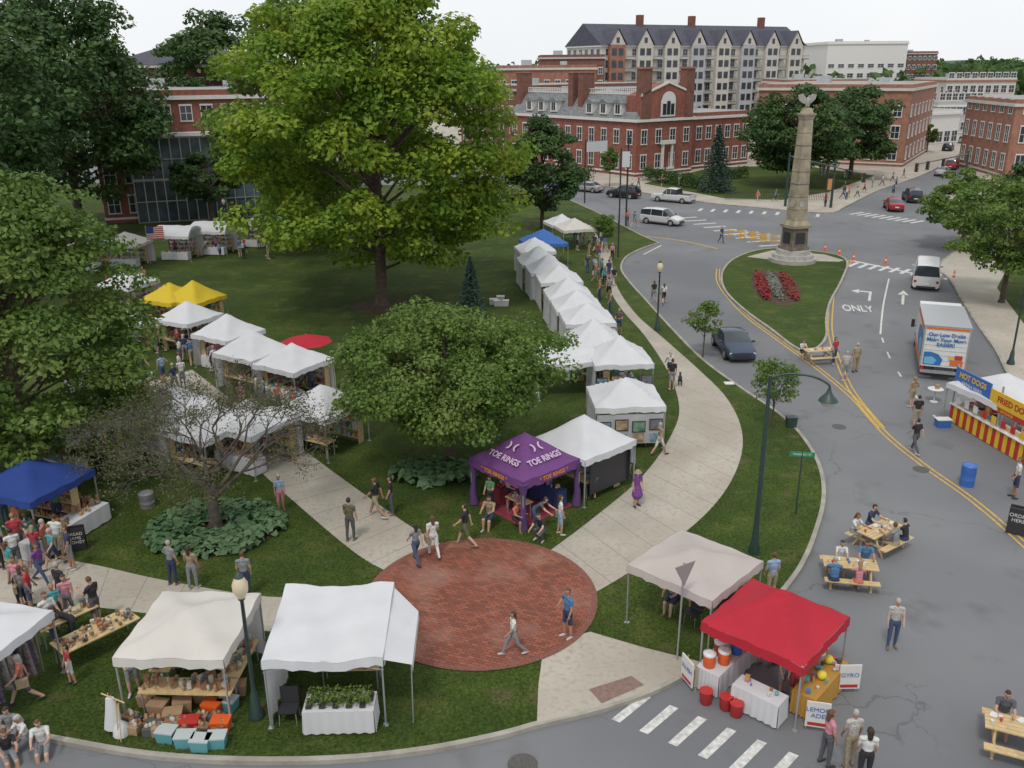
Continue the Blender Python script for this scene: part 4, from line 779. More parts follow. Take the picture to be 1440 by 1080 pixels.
for s in (0,1,2,3):
    M=Matrix.Rotation(s*math.pi/2,4,'Z'); T.bb(-.5,.5,-.86,-.845,1.7,2.7,METALB,M); T.lathe([(.28,-.03),(.28,.03)],STONEL,16,M@Matrix.Translation((0,-.62,5.2))@Matrix.Rotation(rad(90),4,'X'))
EG=STONEL
T.cap((0,0,zt+.2),(0,-.05,zt+.75),.2,.17,EG); T.cap((0,-.08,zt+.9),(0,-.2,zt+.98),.1,.06,EG); T.cap((0,.1,zt+.1),(0,.3,zt-.05),.12,.05,EG)
for s in (-1,1):
    T.add([(s*.12,0,zt+.75),(s*.5,.05,zt+1.15),(s*.95,.1,zt+1.05),(s*.85,.12,zt+.7),(s*.5,.1,zt+.4),(s*.12,.05,zt+.3)]+[(s*.12,.1,zt+.75),(s*.5,.15,zt+1.15),(s*.95,.18,zt+1.05),(s*.85,.2,zt+.7),(s*.5,.2,zt+.4),(s*.12,.15,zt+.3)],[(0,1,2,3,4,5),(11,10,9,8,7,6)]+[(i,(i+1)%6,(i+1)%6+6,i+6) for i in range(6)],EG)
T.obj('monument_body',parent=e)
# ---------------------------------------------------------------- street furniture
GLOBE=mat('lamp_globe',(.62,.52,.36),.3); 
def acorn(px,vt,name='street_lamp',z0=.12):
    c=G(*px,z0); h=HT(px[0],vt,c)-z0; T=MB()
    T.lathe([(.22,0),(.22,.15),(.15,.3),(.11,.75),(.075,.85),(.06,1.0),(.05,h-.85),(.09,h-.82),(.1,h-.76)],METALG,12); T.lathe([(.1,h-.76),(.2,h-.55),(.21,h-.35),(.12,h-.15)],GLOBE,14); T.lathe([(.13,h-.15),(.1,h-.08),(.02,h)],METALG,12)
    T.obj(name,c)
acorn((361,1008),800); acorn((924,464),366); acorn((1421,512),345); acorn((318,318),278)
c=G(1060,777); h=HT(1082,528,c)-.12; hd=G(1165,560,h-.5); v=hd-c; L=v.xy.length; T=MB(); T.lathe([(.2,0),(.2,.2),(.13,.5),(.1,1.2),(.085,h*.6),(.06,h)],METALG,12)
P=[(0,0,h-.1),(L*.3,0,h+.12),(L*.7,0,h+.1),(L*.97,0,h-.12),(L,0,h-.3)]; T.tube([tuple(q) for q in catm([Vector(q) for q in P],5)],.04,METALG,8); T.tube([(0,0,h-.9),(L*.2,0,h-.4),(L*.32,0,h+.08)],.025,METALG,6)
T.lathe([(.06,h-.3),(.1,h-.42),(.16,h-.5),(.3,h-.66),(.33,h-.72)],METALG,16,Matrix.Translation((L,0,0))); T.lathe([(.3,h-.72),(.2,h-.86),(.05,h-.92)],mat('lamp_glass',(.6,.6,.56),.2),14,Matrix.Translation((L,0,0)))
T.obj('curved_street_lamp',c,math.atan2(v.y,v.x))
c=G(1119,723); h=HT(1123,635,c)-.12; T=MB(); T.tube([(0,0,0),(0,0,h)],.03,METALG,6); e=T.obj('street_name_sign',c,rad(-8)); T=MB(); SG=mat('sign_green',(.02,.20,.10),.5); T.box((0,0,h-.1),(.95,.03,.2),SG); T.obj('sign_plate',parent=e); text('WARREN ST',e,(0,-.02,h-.1),(rad(90),0,0),.13,WHITE)
c=G(952,928); h=HT(963,792,c)-.12; T=MB(); T.tube([(0,0,0),(.05,0,h)],.03,STEEL,6); y=-.04; T.add([(-.38,y,h),(.45,y,h-.05),(.05,y,h-.75),(-.38,y-.02,h),(.45,y-.02,h-.05),(.05,y-.02,h-.75)],[(0,1,2),(5,4,3),(0,3,4,1),(1,4,5,2),(2,5,3,0)],mat('sign_back',(.30,.31,.32),.5,metal=.3)); T.obj('yield_sign',c,rad(35))
def mast(px,vt,px2,name='traffic_signal'):
    c=G(*px); h=HT(px[0],vt,c)-.12; T=MB(); b2=G(px2[0],px2[1],h); v=b2-c; L=v.xy.length; T.tube([(0,0,0),(0,0,h+.3)],[.18,.12],METALG,8); T.tube([(0,0,h-.1),(L,0,h-.2)],[.1,.05],METALG,6)
    for x in (L*.5,L*.8,L): 
        T.box((x,-.0,h-.55),(.34,.3,.95),METALB)
        for i,cc2 in enumerate(((.4,.02,.02),(.4,.25,.02),(.02,.3,.1))): T.lathe([(.1,-.17),(.1,.17)],mat('sig%d'%i,cc2,.4),10,Matrix.Translation((x,0,h-.27-.28*i))@Matrix.Rotation(rad(90),4,'X'))
    T.obj(name,c,math.atan2(v.y,v.x))
mast((1104,290),218,(1215,244)); mast((1168,292),228,(1155,236)); mast((1350,292),215,(1290,230))
def banner(px,vt,m):
    c=G(*px); h=HT(px[0],vt,c)-.12; T=MB(); T.tube([(0,0,0),(0,0,h)],.07,METALB,8); T.box((.45,0,h-1.0),(.7,.03,1.4),m); T.box((.4,0,h-.28),(.85,.04,.04),METALB); T.obj('banner_pole',c)
banner((1160,285),248,mat('banner_orange',(.5,.22,.08),.8)); banner((869,362),208,CW)
a=G(880,318); ha=HT(880,190,a); b2=G(822,285); hb_=HT(822,196,b2); T=MB(); T.tube([(a.x,a.y,.1),(a.x,a.y,ha)],.1,METALB,6); T.tube([(b2.x,b2.y,.1),(b2.x,b2.y,hb_)],.1,METALB,6)
p=Vector((a.x,a.y,ha-.3)); q=Vector((b2.x,b2.y,hb_-.3)); T.tube([p,q],.025,METALB,4); s0=p.lerp(q,.45); s1=p.lerp(q,.97); T.add([tuple(s0),tuple(s1),tuple(s1-Vector((0,0,1.3))),tuple(s0-Vector((0,0,1.3)))],[(0,1,2,3)],CW); bo=T.obj('street_banner',recalc=False)
yw=yaw_of(q,p); mid=(s0+s1)/2+Vector((0.03,-.05,-.65)); text('ARTS WEEKEND',bo,mid,(rad(90),0,yw),.55,BLT)
def barricade(px,rz=0):
    T=MB(); YB=mat('barricade_yellow',(.6,.34,.03),.5)
    for s in (-1,1): T.tube([(s*.8,-.25,0),(s*.8,0,1.0)],.03,YB,5); T.tube([(s*.8,.25,0),(s*.8,0,1.0)],.03,YB,5)
    for z in (.45,.85):
        for k in range(6): T.box((-.83+.33*k,-.04 if z>.6 else -.15,z),(.325,.03,.12),(YB,WHITE)[k%3==2])
    T.obj('road_barricade',G(*px,0),rz)
for p in ((1036,336),(1052,338),(1068,341),(1082,344)): barricade(p,-.15)
def cone(px):
    T=MB(); O2=mat('cone_orange',(.65,.11,.03),.5); T.box((0,0,.02),(.38,.38,.04),O2); T.lathe([(.14,.04),(.10,.3)],O2,12); T.lathe([(.10,.301),(.075,.45)],WHITE,12); T.lathe([(.075,.451),(.03,.75)],O2,12); T.obj('traffic_cone',G(*px,0))
for p in ((1200,366),(1245,371),(1290,372),(1318,374),(1341,392),(1180,358),(1160,352)): cone(p)
def picnic(px,rz):
    T=MB()
    for k in range(5): T.box((0,-.3+.15*k,.74),(1.8,.135,.04),WOOD)
    for s in (-1,1):
        for k in range(2): T.box((0,s*(.66+.14*k),.44),(1.8,.13,.04),WOOD)
        T.tube([(s*.65,-.62,0),(s*.65,-.22,.72)],.045,WOOD,4); T.tube([(s*.65,.62,0),(s*.65,.22,.72)],.045,WOOD,4); T.box((s*.65,0,.39),(.05,1.6,.09),WOOD); T.box((s*.65,0,.69),(.05,.7,.07),WOOD)
    rd=random.Random(int(px[0]))
    for k in range(8):
        x=rd.uniform(-.75,.75);y=rd.uniform(-.26,.26)
        if k%2: T.lathe([(.03,.761),(.042,.87)],rd.choice([WHITE,PALS[0],PALS[1]]),8,Matrix.Translation((x,y,0)))
        else: T.box((x,y,.775+.001*k),(.22,.16,.02),rd.choice([WHITE,PALS[4]]),rd.uniform(0,3))
    return T.obj('picnic_table',G(*px,0),rad(rz))
pt=[((1234,768),35),((1192,818),-12),((1150,508),10),((1432,1056),-25)]
for p,r in pt: picnic(p,r)
def barrel(px,m,name='trash_barrel',r=.3,h=.9,z=0):
    T=MB(); T.lathe([(r,0),(r,h*.3),(r*1.03,h*.33),(r,h*.36),(r,h*.66),(r*1.03,h*.69),(r,h)],m,18); T.lathe([(r*1.05,h),(r*1.05,h*1.04),(r*.6,h*1.08)],m,18); T.obj(name,G(*px,z))
barrel((1359,682),BL); barrel((208,712),mat('bin_grey',(.2,.2,.2),.6),z=.12,h=.6)
def bin_(px,m,sx=.5,sy=.38,sz=.32,rz=0,lid=None,name='storage_bin',z=.12,dz=0):
    T=MB(); T.add([(s*sx/2*.88,t*sy/2*.88,0) for s,t in ((-1,-1),(1,-1),(1,1),(-1,1))]+[(s*sx/2,t*sy/2,sz) for s,t in ((-1,-1),(1,-1),(1,1),(-1,1))],[(0,1,5,4),(1,2,6,5),(2,3,7,6),(3,0,4,7),(3,2,1,0)],m); T.box((0,0,sz+.02),(sx*1.04,sy*1.04,.04),lid or m); c=G(*px,z); T.obj(name,(c.x,c.y,z+dz),rz)
rd=random.Random(3)
for (u,v,k) in ((236,1040,0),(262,1047,0),(284,1052,0),(306,1048,0),(268,1026,2),(300,1002,3),(322,996,0),(245,1014,1),(210,990,1),(224,1002,1),(258,998,1),(288,985,1),(335,975,1),(312,1026,3)):
    m=[TEAL,CARD,RD,ORG][k]; bin_((u,v),m,rz=rd.uniform(-.3,.3),lid=None if k!=0 else mat('lid_grey',(.40,.45,.45),.5),name='cardboard_box' if k==1 else 'storage_bin')
for (u,v) in ((700,430),(710,430),(704,424),(694,428)): bin_((u,v),mat('bin_clear',(.45,.45,.45),.4),.6,.45,.4)
bin_((1325,600),BL,.7,.45,.4,z=0,lid=WP,name='cooler_box'); bin_((1025,540),WP,.5,.4,.03,name='utility_cover'); bin_((1112,600),METALG,.5,.4,.5,name='utility_box')
pte=empty('pottery_stall',G(140,915),rad(50)); table(pte,0,0,2.4,.9,None,64,seed=14,gh=.14,pal=POT+[PALS[7]]); table(pte,-.2,1.5,1.8,.6,None,34,seed=15,gh=.2,pal=POT)
c=G(212,372); T=MB(); T.tube([(0,0,0),(0,0,3.6)],.03,STEEL,6)
for k in range(13): T.bb(.03,1.5,-.01,.01,2.3+k*.09,2.3+k*.09+.088,RS if k%2==0 else WHITE)
T.bb(.03,.65,-.02,.02,2.84,3.46,mat('flag_blue',(.02,.04,.2),.8)); T.obj('american_flag',c,.3)
T=MB(); c=G(1428,752,0); T.box((0,0,.55),(.7,.05,1.1),METALB); T.box((0,.3,.55),(.7,.05,1.1),METALB); o=T.obj('chalkboard_sign',(c.x,c.y,0),-.6); text('ORDER\nHERE',o,(0,-.03,.7),(rad(90),0,0),.2,WHITE)
T=MB(); c=G(1313,565,0); T.lathe([(.03,0),(.03,.7),(.4,.71),(.4,.74)],WP,16); T.lathe([(.2,.0),(.2,.03)],WP,16); T.box((.1,.05,.85),(.2,.15,.2),CARD); T.obj('cafe_table',(c.x,c.y,0))
T=MB(); c=G(110,775); T.box((0,0,.5),(.6,.04,.9),METALB); T.box((0,.25,.5),(.6,.04,.9),METALB); o=T.obj('chalkboard_sign',c,.3); text('BREAD\nJAMS\nHONEY',o,(0,-.03,.55),(rad(90),0,0),.17,WHITE)
T=MB(); a=G(1020,281);b2=G(1165,281); n=60
for k in range(n+1): p=a.lerp(b2,k/n); T.bb(p.x-.02,p.x+.02,p.y-.02,p.y+.02,.12,1.2,METALB)
T.tube([a+Vector((0,0,1.0)),b2+Vector((0,0,1.0))],.03,METALB,4); T.obj('iron_fence')
# ---------------------------------------------------------------- people
SK=bpy.data.materials.new('slot'); TM={}
def seg_dist(c,p,q):
    d=q-p; t=np.clip(((c-p)@d)/max(1e-9,d@d),0,1); return np.linalg.norm(c-(p+t[:,None]*d),axis=1),t
def make_person(key,l,r,la,ra,lean=0,head=0,seat=None,fem=False,dress=False):
    def sag(a): a=rad(a); return Vector((0,-math.sin(a),-math.cos(a)))
    pel=Vector((0,0,.95)); ln=rad(lean); up=Vector((0,-math.sin(ln),math.cos(ln)))
    S=[];fw=.92 if fem else 1
    waist=pel+up*.17; chest=pel+up*.37; nb=pel+up*.53; hb=nb+(up*.8+Vector((0,0,.2)))*.09; hp=rad(lean*.4+head); hu=Vector((0,-math.sin(hp),math.cos(hp))); hf=Vector((0,-math.cos(hp),-math.sin(hp)))
    S.append(('pelvis',pel-Vector((0,0,.02)),pel+up*.06,.12,.12,1.28 if not fem else 1.35,.92)); S.append(('torso',pel+up*.1,waist,.115*fw,.11*fw,1.25,.9)); S.append(('torso',waist,chest,.112*fw,.125*fw,1.28*fw,.85)); S.append(('torso',chest,nb-up*.05,.12*fw,.09*fw,1.3,.8))
    S.append(('neck',nb-up*.02,hb,.055,.05,1,1)); hc=hb+hu*.10; S.append(('head',hb+hu*.03+hf*.02,hb+hu*.02+hf*.03,.05,.055,1,1)); S.append(('head',hb+hu*.07+hf*.01,hb+hu*.135,.078,.083,.95,1.12))
    if fem: S.append(('hair',hc-hf*.05+hu*.04,hb-hf*.085-hu*.08,.08,.055,1.1,.7))
    hands=[]
    for s,(a,b2),(fa,ab,eb,inn) in ((-1,l,la),(1,r,ra)):
        hip=pel+Vector((s*.095,0,-.03)); kn=hip+sag(a)*.43+Vector((s*.01,0,0)); an=kn+sag(a-b2)*.41; toe=an+Vector((s*.03,-.16,-.045))
        S.append(('thigh',hip,kn,.088,.062,1,1)); S.append(('shin',kn,kn.lerp(an,.45),.058,.055,1,1)); S.append(('shin',kn.lerp(an,.45),an,.054,.04,1,1)); S.append(('shoe',an-Vector((0,-.02,.035)),toe,.048,.036,1.0,1))
        sh=nb+Vector((s*.175*fw,0,0))-up*.06; ar=rad(ab); f=rad(fa)+ln*.3; d=Vector((s*math.sin(ar),-math.sin(f)*math.cos(ar),-math.cos(f)*math.cos(ar))); el=sh+d*.28
        f2=f+rad(eb); d2=Vector((s*math.sin(ar)*.4-s*math.sin(rad(inn)),-math.sin(f2),-math.cos(f2))).normalized(); wr=el+d2*.245
        S.append(('torso',nb-up*.04,sh,.075,.066,1,1)); S.append(('uarm',sh,el,.056,.042,1,1)); S.append(('farm',el,wr,.041,.028,1,1)); S.append(('hand',wr,wr+d2*.07,.03,.034,.6,1.1)); hands.append((wr+d2*.07,d2,s))
    if dress: S.append(('pelvis',pel,pel+Vector((0,-.03,-.36)),.15,.23,1.1,.85))
    b=MB()
    for lab,p,q,r1,r2,ex,ey in S: b.cap(p,q,r1,r2,SK,12,ex=ex,ey=ey)
    nose=hb+hu*.085+hf*.105; b.cap(nose+hu*.02-hf*.02,nose-hu*.005,.010,.014,SK,6)
    for s in (-1,1): b.cap(hb+hu*.08+Vector((s*.078,0,0)),hb+hu*.105+Vector((s*.082,0,0)),.014,.016,SK,6,ex=.6)
    o=b.obj('tmp'); md=o.modifiers.new('r','REMESH'); md.mode='VOXEL'; md.voxel_size=.0165; md.use_smooth_shade=True
    dg=bpy.context.evaluated_depsgraph_get(); me=bpy.data.meshes.new_from_object(o.evaluated_get(dg)); bpy.data.objects.remove(o)
    bm=bmesh.new(); bm.from_mesh(me)
    for _ in range(3): bmesh.ops.smooth_vert(bm,verts=bm.verts,factor=.5,use_axis_x=True,use_axis_y=True,use_axis_z=True)
    bm.to_mesh(me); bm.free()
    n=len(me.polygons); C=np.zeros(n*3); me.polygons.foreach_get('center',C); C=C.reshape(-1,3); best=np.full(n,9.); lab=np.zeros(n,int)
    H0=np.array(hb+hu*.10); hfn=np.array(hf); hun=np.array(hu)
    for (L,p,q,r1,r2,ex,ey) in S:
        d,t=seg_dist(C,np.array(p),np.array(q)); sd=d-(r1+(r2-r1)*t)*(ex+ey)/2
        if L in('torso',): sl=np.full(n,1)
        elif L=='pelvis': sl=np.full(n,2)
        elif L=='thigh': sl=np.where(t<.93,2,6)
        elif L=='shin': sl=np.full(n,6)
        elif L=='shoe': sl=np.full(n,3)
        elif L=='uarm': sl=np.where(t<.62,1,7)
        elif L=='farm': sl=np.full(n,7)
        elif L=='hair': sl=np.full(n,4)
        elif L=='head': rel=C-H0; f_=rel@hfn; u_=rel@hun; sl=np.where((u_>.055)|((f_<.015)&(u_>-.055 if not fem else u_>-.09)),4,0)
        else: sl=np.zeros(n,int)
        w=sd<best; best[w]=sd[w]; lab[w]=sl[w]
    me.materials.clear()
    for _ in range(8): me.materials.append(SK)
    me.polygons.foreach_set('material_index',lab.astype(np.int32)); me.polygons.foreach_set('use_smooth',np.ones(n,bool))
    x=MB()
    for hpos,d2,s in hands:
        side=Vector((0,1,0)); side=(side-d2*side.dot(d2)); side=side.normalized() if side.length>.1 else Vector((0,0,1)); pal=d2.cross(side)*s
        for k in range(4):
            o0=hpos+side*(.027-.018*k)-d2*.01; Lk=(.07,.08,.075,.058)[k]; m1=o0+d2*Lk*.5; x.tube([o0,m1,m1+(d2*.7-pal*.6).normalized()*Lk*.3,m1+(d2*.35-pal*.9).normalized()*Lk*.52],[.0095,.009,.008,.006],SK,5)
        o0=hpos-d2*.05+side*.03; x.tube([o0,o0+(side*.7+d2*.6)*.035,o0+(side*.6+d2)*.06],[.012,.0105,.008],SK,5)
    nf=len(x.f); 
    for s in (-1,1): p=hb+hu*.10+hf*.088+Vector((s*.031,0,0)); x.cap(p,p+Vector((.004,0,0)),.010,.010,SK,6)
    p=hb+hu*.045+hf*.088; x.cap(p-Vector((.018,0,0)),p+Vector((.018,0,0)),.006,.006,SK,5)
    me2=bpy.data.meshes.new('x'); me2.from_pydata(x.v,[],x.f)
    for _ in range(8): me2.materials.append(SK)
    me2.polygons.foreach_set('material_index',[0]*nf+[5]*(len(x.f)-nf)); me2.polygons.foreach_set('use_smooth',[True]*len(x.f))
    bm=bmesh.new(); bm.from_mesh(me); bm.from_mesh(me2); 
    zmin=min(v.co.z for v in bm.verts); dz=-zmin if seat is None else seat-.09-(pel.z-.14)
    for v in bm.verts: v.co.z+=dz
    bm.to_mesh(me); bm.free(); me.name='person_'+key; TM[key]=me
A0=(5,9,14,4)
PO={'stand':dict(l=(3,4),r=(-4,4),la=A0,ra=(8,8,20,5)),'walk':dict(l=(26,8),r=(-20,22),la=(-22,7,12,3),ra=(24,7,24,5)),'walk2':dict(l=(-12,28),r=(16,6),la=(14,8,35,10),ra=(-12,8,12,0)),
'phone':dict(l=(2,4),r=(-2,6),la=(10,8,60,20),ra=(28,6,95,18),head=22),'carry':dict(l=(5,6),r=(-6,8),la=(8,10,80,30),ra=(8,10,85,30)),'sit':dict(l=(84,84),r=(78,70),la=(38,8,50,12),ra=(42,8,55,15),lean=10,seat=.46,head=8),
'bend':dict(l=(18,14),r=(4,8),la=(35,6,20,0),ra=(40,6,15,0),lean=48),'crouch':dict(l=(105,125),r=(80,120),la=(30,8,40,5),ra=(40,8,30,5),lean=28),'hip':dict(l=(6,10),r=(-3,2),la=(-12,38,75,45),ra=A0)}
for k,v in PO.items():
    make_person(k+'_m',**v); make_person(k+'_f',fem=True,**v)
make_person('dress_f',fem=True,dress=True,**PO['stand'])
SKC=[mat('skin_%d'%i,c,.6) for i,c in enumerate([(.43,.25,.17),(.36,.20,.13),(.48,.30,.22),(.18,.09,.055)])]
HRC=[mat('hair_%d'%i,c,.7) for i,c in enumerate([(.03,.02,.015),(.10,.05,.025),(.26,.17,.08),(.34,.32,.30),(.05,.03,.02)])]
EYE=mat('eye',(.03,.02,.02),.3); SHO=[mat('shoe_%d'%i,c,.7) for i,c in enumerate([(.03,.03,.03),(.42,.42,.42),(.18,.11,.07)])]
CLT={'black':(.022,.022,.026),'white':(.54,.54,.53),'grey':(.20,.21,.22),'olive':(.10,.10,.06),'khaki':(.28,.24,.16),'jeans':(.05,.08,.15),'navy':(.03,.04,.09),'blue':(.06,.15,.28),'teal':(.06,.26,.28),'red':(.36,.04,.05),'pink':(.48,.20,.24),'coral':(.5,.15,.11),'purple':(.16,.05,.22),'tan':(.27,.21,.13),'plaid':(.38,.36,.34),'lblue':(.24,.33,.46),'green':(.07,.2,.09),'dgrey':(.08,.08,.09)}
CM={k:mat('fabric_'+k,c,.9,.22 if k!='plaid' else .5,14 if k!='plaid' else 30,.3) for k,c in CLT.items()}
prd=random.Random(12)
def person(px,pose,face,shirt,pants,g='m',short=False,hair=None,h=None,z=.12,skin=None,long=False,hat=None,dz=0,loc=None,name='pedestrian',bag=None):
    key=pose+'_'+g; me=TM[key]; o=bpy.data.objects.new(name,me); COL.objects.link(o); c=loc or G(*px,z); o.location=(c.x,c.y,z+.003+dz)
    o.rotation_euler=(0,0,rad(face)); s=(h or (1.77 if g=='m' else 1.65)*prd.uniform(.96,1.03))/1.755; w=prd.uniform(.98,1.14); o.scale=(s*w,s*w,s)
    sk=SKC[skin if skin is not None else prd.choice((0,0,1,2,2))]; hr=HRC[hair if hair is not None else prd.choice((0,1,1,2,3,4))]; sp=CM[shirt];pp=CM[pants]
    L=[sk,sp,pp,prd.choice(SHO),hr,EYE,sk if short else pp,sp if long else sk]
    for i,m in enumerate(L): o.material_slots[i].link='OBJECT'; o.material_slots[i].material=m
    if hat:
        T=MB(); hz=1.60; T.lathe([(.17,hz+.03),(.175,hz+.045),(.10,hz+.06),(.095,hz+.14),(.05,hz+.165)],CM[hat],16); T.obj('hat',(0,0,.02),parent=o)
    if bag:
        T=MB(); T.box((.22,.02,.86),(.12,.3,.28),CM[bag]); T.tube([(.2,.02,1.0),(.1,.06,1.3),(-.08,.08,1.42)],.012,CM[bag],5); T.obj('shoulder_bag',parent=o)
    return o
pe=[((798,896),'hip',300,'blue','navy','m',1),((722,921),'walk',285,'white','grey','f',0),((494,760),'stand',165,'olive','dgrey','m',0),((530,727),'walk',250,'black','khaki','m',1),((551,724),'stand',275,'black','dgrey','f',0),
((586,792),'walk',215,'grey','jeans','f',0),((610,783),'walk2',200,'white','white','f',0),((655,768),'walk',255,'black','olive','m',1),((396,719),'stand',20,'lblue','pink','f',1),
((895,712),'dress',20,'purple','purple','f',1),((883,668),'stand',20,'blue','navy','m',1),((838,700),'bend',240,'grey','dgrey','m',1),((788,752),'stand',100,'white','lblue','f',1),((763,758),'crouch',330,'black','dgrey','m',0),((725,742),'sit',40,'coral','black','f',1),((690,738),'sit',340,'tan','navy','m',1),((752,744),'bend',60,'dgrey','jeans','f',0),
((927,640),'walk',120,'tan','white','f',1),((944,548),'stand',180,'black','grey','m',1),((941,530),'walk',190,'white','black','f',1),((919,425),'walk2',190,'black','grey','f',1),((933,427),'walk',180,'white','black','f',1),
((20,820),'stand',150,'teal','khaki','f',0),((60,820),'walk',80,'purple','jeans','f',0),((38,855),'stand',200,'grey','dgrey','f',1),((68,785),'stand',280,'coral','khaki','f',1),((45,775),'stand',250,'teal','white','f',1),((55,795),'phone',190,'red','jeans','f',0),((5,790),'stand',150,'lblue','navy','m',1),
((138,878),'phone',250,'black','dgrey','m',1),((108,905),'bend',300,'black','black','f',0),((100,872),'stand',20,'pink','grey','f',1),((84,885),'stand',40,'teal','navy','f',0),((245,822),'stand',150,'grey','navy','m',0),((273,828),'stand',170,'tan','grey','f',0),((347,840),'stand',190,'grey','navy','m',0),
((37,988),'walk',300,'coral','dgrey','f',1),((102,962),'stand',320,'red','white','f',1),((190,975),'carry',20,'white','grey','f',1),((75,900),'walk',60,'white','jeans','m',0),
((945,855),'sit',330,'grey','navy','f',1),((1020,872),'bend',100,'black','black','m',0),((1083,842),'stand',190,'lblue','khaki','m',1),((965,850),'sit',20,'white','grey','f',1),
((836,388),'walk',170,'lblue','navy','m',1),((826,384),'stand',190,'navy','jeans','f',0),((850,403),'walk2',180,'teal','black','f',0),((863,403),'walk',350,'black','grey','m',1),((858,443),'stand',270,'tan','jeans','m',0),((842,365),'walk',10,'red','jeans','f',0),((812,352),'stand',100,'white','navy','m',1),((882,318),'stand',200,'coral','dgrey','m',0),((892,319),'walk',120,'blue','khaki','m',1),((870,322),'stand',90,'lblue','jeans','f',0),((856,420),'walk2',185,'grey','black','m',1),((828,360),'stand',90,'black','khaki','m',1),((845,345),'walk',5,'white','jeans','f',0)]
for i,(p,po,fa,sh,pa,gg,shrt) in enumerate(pe): person(p,po,fa,sh,pa,gg,bool(shrt),hat='khaki' if po=='dress' else None,h=1.35 if p==(102,962) else None,bag='tan' if gg=='f' and i%3==0 and po in('walk','walk2','stand') else None)
pr=[((1253,911),'stand',350,'plaid','jeans','m',0,3),((1285,637),'walk',195,'black','dgrey','m',0,0),((1287,602),'stand',170,'black','khaki','m',1,0),((1281,572),'hip',200,'tan','khaki','f',1,2),((1187,536),'stand',170,'plaid','grey','m',1,3),((1202,523),'stand',190,'khaki','tan','m',0,3),((1172,512),'stand',30,'red','jeans','f',0,1),
((1193,1078),'stand',185,'plaid','khaki','m',0,3),((1160,1075),'stand',100,'pink','dgrey','f',0,1),((1213,1100),'stand',170,'white','black','f',0,0),((1098,978),'stand',40,'teal','grey','f',1,0),((1117,985),'stand',330,'white','red','f',1,1),((1150,962),'stand',200,'white','khaki','f',1,2),((1128,950),'carry',0,'white','navy','m',1,1),((1075,935),'carry',300,'teal','grey','f',1,1),
((1014,342),'walk2',30,'navy','jeans','m',0,0),((1065,284),'walk',10,'coral','pink','f',1,1),
((1190,282),'stand',90,'white','jeans','m',0,3),((1185,280),'walk',90,'black','jeans','m',0,0),((1215,272),'walk',260,'coral','navy','m',1,1),((1090,284),'walk',90,'blue','navy','m',1,1),((1395,610),'carry',300,'red','black','m',0,0),((1430,625),'stand',300,'black','grey','f',0,0),((1375,600),'stand',330,'grey','black','m',0,1),((1160,292),'stand',200,'red','navy','f',0,1),((1240,262),'walk',90,'white','jeans','m',0,1),((1255,256),'walk',270,'teal','jeans','f',0,1),((1270,252),'walk',90,'black','khaki','m',0,1),((1205,278),'walk',100,'white','navy','f',0,1),((1425,700),'stand',250,'white','navy','m',1,1)]
for p,po,fa,sh,pa,gg,shrt,hr in pr: person(p,po,fa,sh,pa,gg,bool(shrt),hair=hr,z=0)
def diner(tbl,x,side,shirt,pants,g,hr,z=0):
    (px,rz)=pt[tbl]; c=G(*px,0); M=Matrix.Rotation(rad(rz),3,'Z'); q=c+M@Vector((x,side*.76,0)); person(None,'sit',rz+(180 if side<0 else 0),shirt,pants,g,True,hair=hr,z=0,loc=q,name='seated_diner')
for a in ((0,-.5,1,'white','grey','f',1),(0,.5,-1,'black','navy','m',0),(0,-.1,-1,'grey','khaki','m',1),(0,.5,1,'navy','jeans','m',0),(1,-.6,-1,'blue','navy','m',3),(1,.2,-1,'pink','coral','f',2),(1,-.2,1,'white','jeans','f',4),(1,.6,1,'blue','khaki','m',0),(2,-.7,1,'white','black','f',1),(3,-.4,1,'dgrey','tan','m',0),(3,.3,-1,'white','jeans','f',2)): diner(*a)
for p,f,s,g2 in (((38,1040),330,'white','f'),((62,1050),20,'white','m'),((12,1062),40,'black','f'),((18,1028),10,'grey','f')): person(p,'sit',f,s,'grey',g2,True,z=.12,dz=-.34,name='person_sitting_on_kerb')
for i,(u,v) in enumerate([(300,520),(345,540),(395,548),(330,500),(290,500),(860,505),(840,480),(870,470),(715,715),(690,722),(770,700),(300,960),(250,940),(420,930),(30,760),(85,740),(10,740),(820,462),(838,455),(100,620),(170,610),(205,600),(1090,930),(440,560)]):
    person((u,v),prd.choice(['stand','carry','stand','hip','phone']),prd.uniform(0,360),prd.choice(list(CLT)),prd.choice(['jeans','grey','khaki','black','navy']),prd.choice('mf'),prd.random()<.5,z=.12 if u<1000 else 0)
def crowd(n,u0,u1,v0,v1,z=.12):
    pts=[];tries=0
    while len(pts)<n and tries<900:
        tries+=1; q=G(prd.uniform(u0,u1),prd.uniform(v0,v1),z)
        if all((q-r).length>.6 for r in pts): pts.append(q)
    for q in pts: person(None,prd.choice(['stand','walk','walk2','stand','phone','hip','carry']),prd.uniform(0,360),prd.choice(['coral','white','teal','black','grey','pink','red','navy','lblue','white','blue']),prd.choice(['jeans','grey','khaki','black','navy','dgrey']),prd.choice('mf'),prd.random()<.55,z=z,loc=q)
crowd(20,180,265,475,560); crowd(10,262,345,495,545); crowd(12,225,385,350,368); crowd(9,835,866,350,425); crowd(7,0,110,780,803); crowd(8,330,440,560,630); crowd(7,800,850,325,350); crowd(5,395,470,330,352); crowd(4,870,960,262,268); crowd(6,1170,1290,262,285,.12); crowd(5,150,215,400,440); crowd(3,20,110,845,862)
T=MB(); DM=mat('dog_black',(.02,.02,.02),.8)
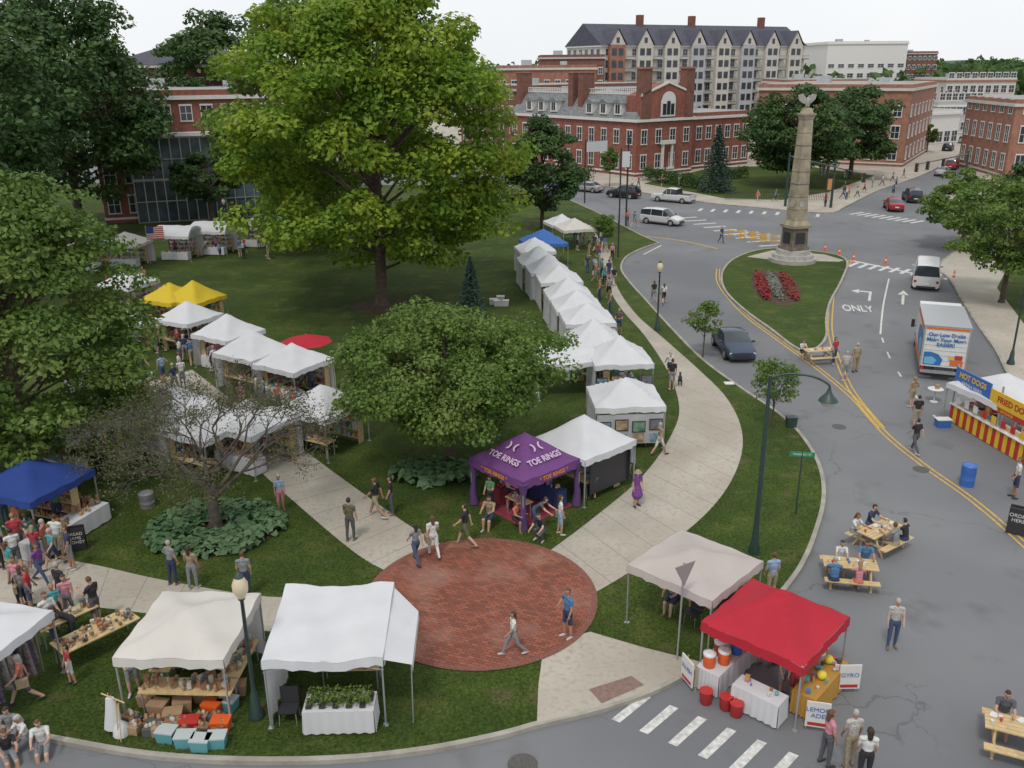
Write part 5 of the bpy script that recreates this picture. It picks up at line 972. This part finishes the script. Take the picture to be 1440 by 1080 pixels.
T.cap((0,.18,.36),(0,-.02,.35),.10,.09,DM); T.cap((0,-.02,.35),(0,-.2,.38),.09,.115,DM); T.cap((0,-.24,.42),(0,-.34,.54),.07,.055,DM); T.cap((0,-.36,.56),(0,-.42,.55),.062,.045,DM); T.cap((0,-.45,.54),(0,-.53,.52),.034,.024,DM); T.tube([(0,.25,.38),(0,.38,.46),(0,.44,.58)],[.03,.02,.01],DM,6)
for s in (-1,1): T.tube([(s*.07,-.2,.34),(s*.075,-.19,.18),(s*.075,-.2,.03),(s*.075,-.24,.015)],[.045,.026,.02,.022],DM,6); T.tube([(s*.07,.2,.34),(s*.08,.14,.22),(s*.08,.26,.14),(s*.08,.22,.02),(s*.08,.18,.015)],[.06,.04,.022,.019,.02],DM,6); T.tube([(s*.04,-.34,.6),(s*.055,-.32,.66)],[.025,.008],DM,5)
T.obj('black_dog',G(956,541),rad(170))
# ---------------------------------------------------------------- light
w=bpy.data.worlds.new("World"); scene.world=w; w.use_nodes=True; nt=w.node_tree; bg=nt.nodes['Background']
sky=nd(nt,'ShaderNodeTexSky',sky_type='NISHITA'); sky.sun_disc=False; sky.sun_elevation=rad(58); sky.sun_rotation=rad(200); sky.air_density=1.0; sky.dust_density=2.0; sky.ozone_density=1
hs=nd(nt,'ShaderNodeHueSaturation'); hs.inputs['Saturation'].default_value=.5; nt.links.new(sky.outputs[0],hs.inputs['Color'])
tc=nd(nt,'ShaderNodeTexCoord'); cl=mixn(nt,noise(nt,tc.outputs['Generated'],2.2,5,.3,.7),(6.3,6.55,6.85),(7.1,7.15,7.2))
nt.links.new(mixn(nt,.9,hs.outputs[0],cl),bg.inputs[0]); bg.inputs[1].default_value=.145
sd=bpy.data.lights.new('sun','SUN'); sd.energy=1.5; sd.angle=rad(10); sd.color=(1,.95,.87); so=bpy.data.objects.new('sun',sd); COL.objects.link(so)
el=rad(58); az=rad(200); dv=Vector((math.sin(az)*math.cos(el),math.cos(az)*math.cos(el),math.sin(el))); so.rotation_euler=dv.to_track_quat('Z','Y').to_euler()
print('OBJECTS',len(bpy.data.objects))
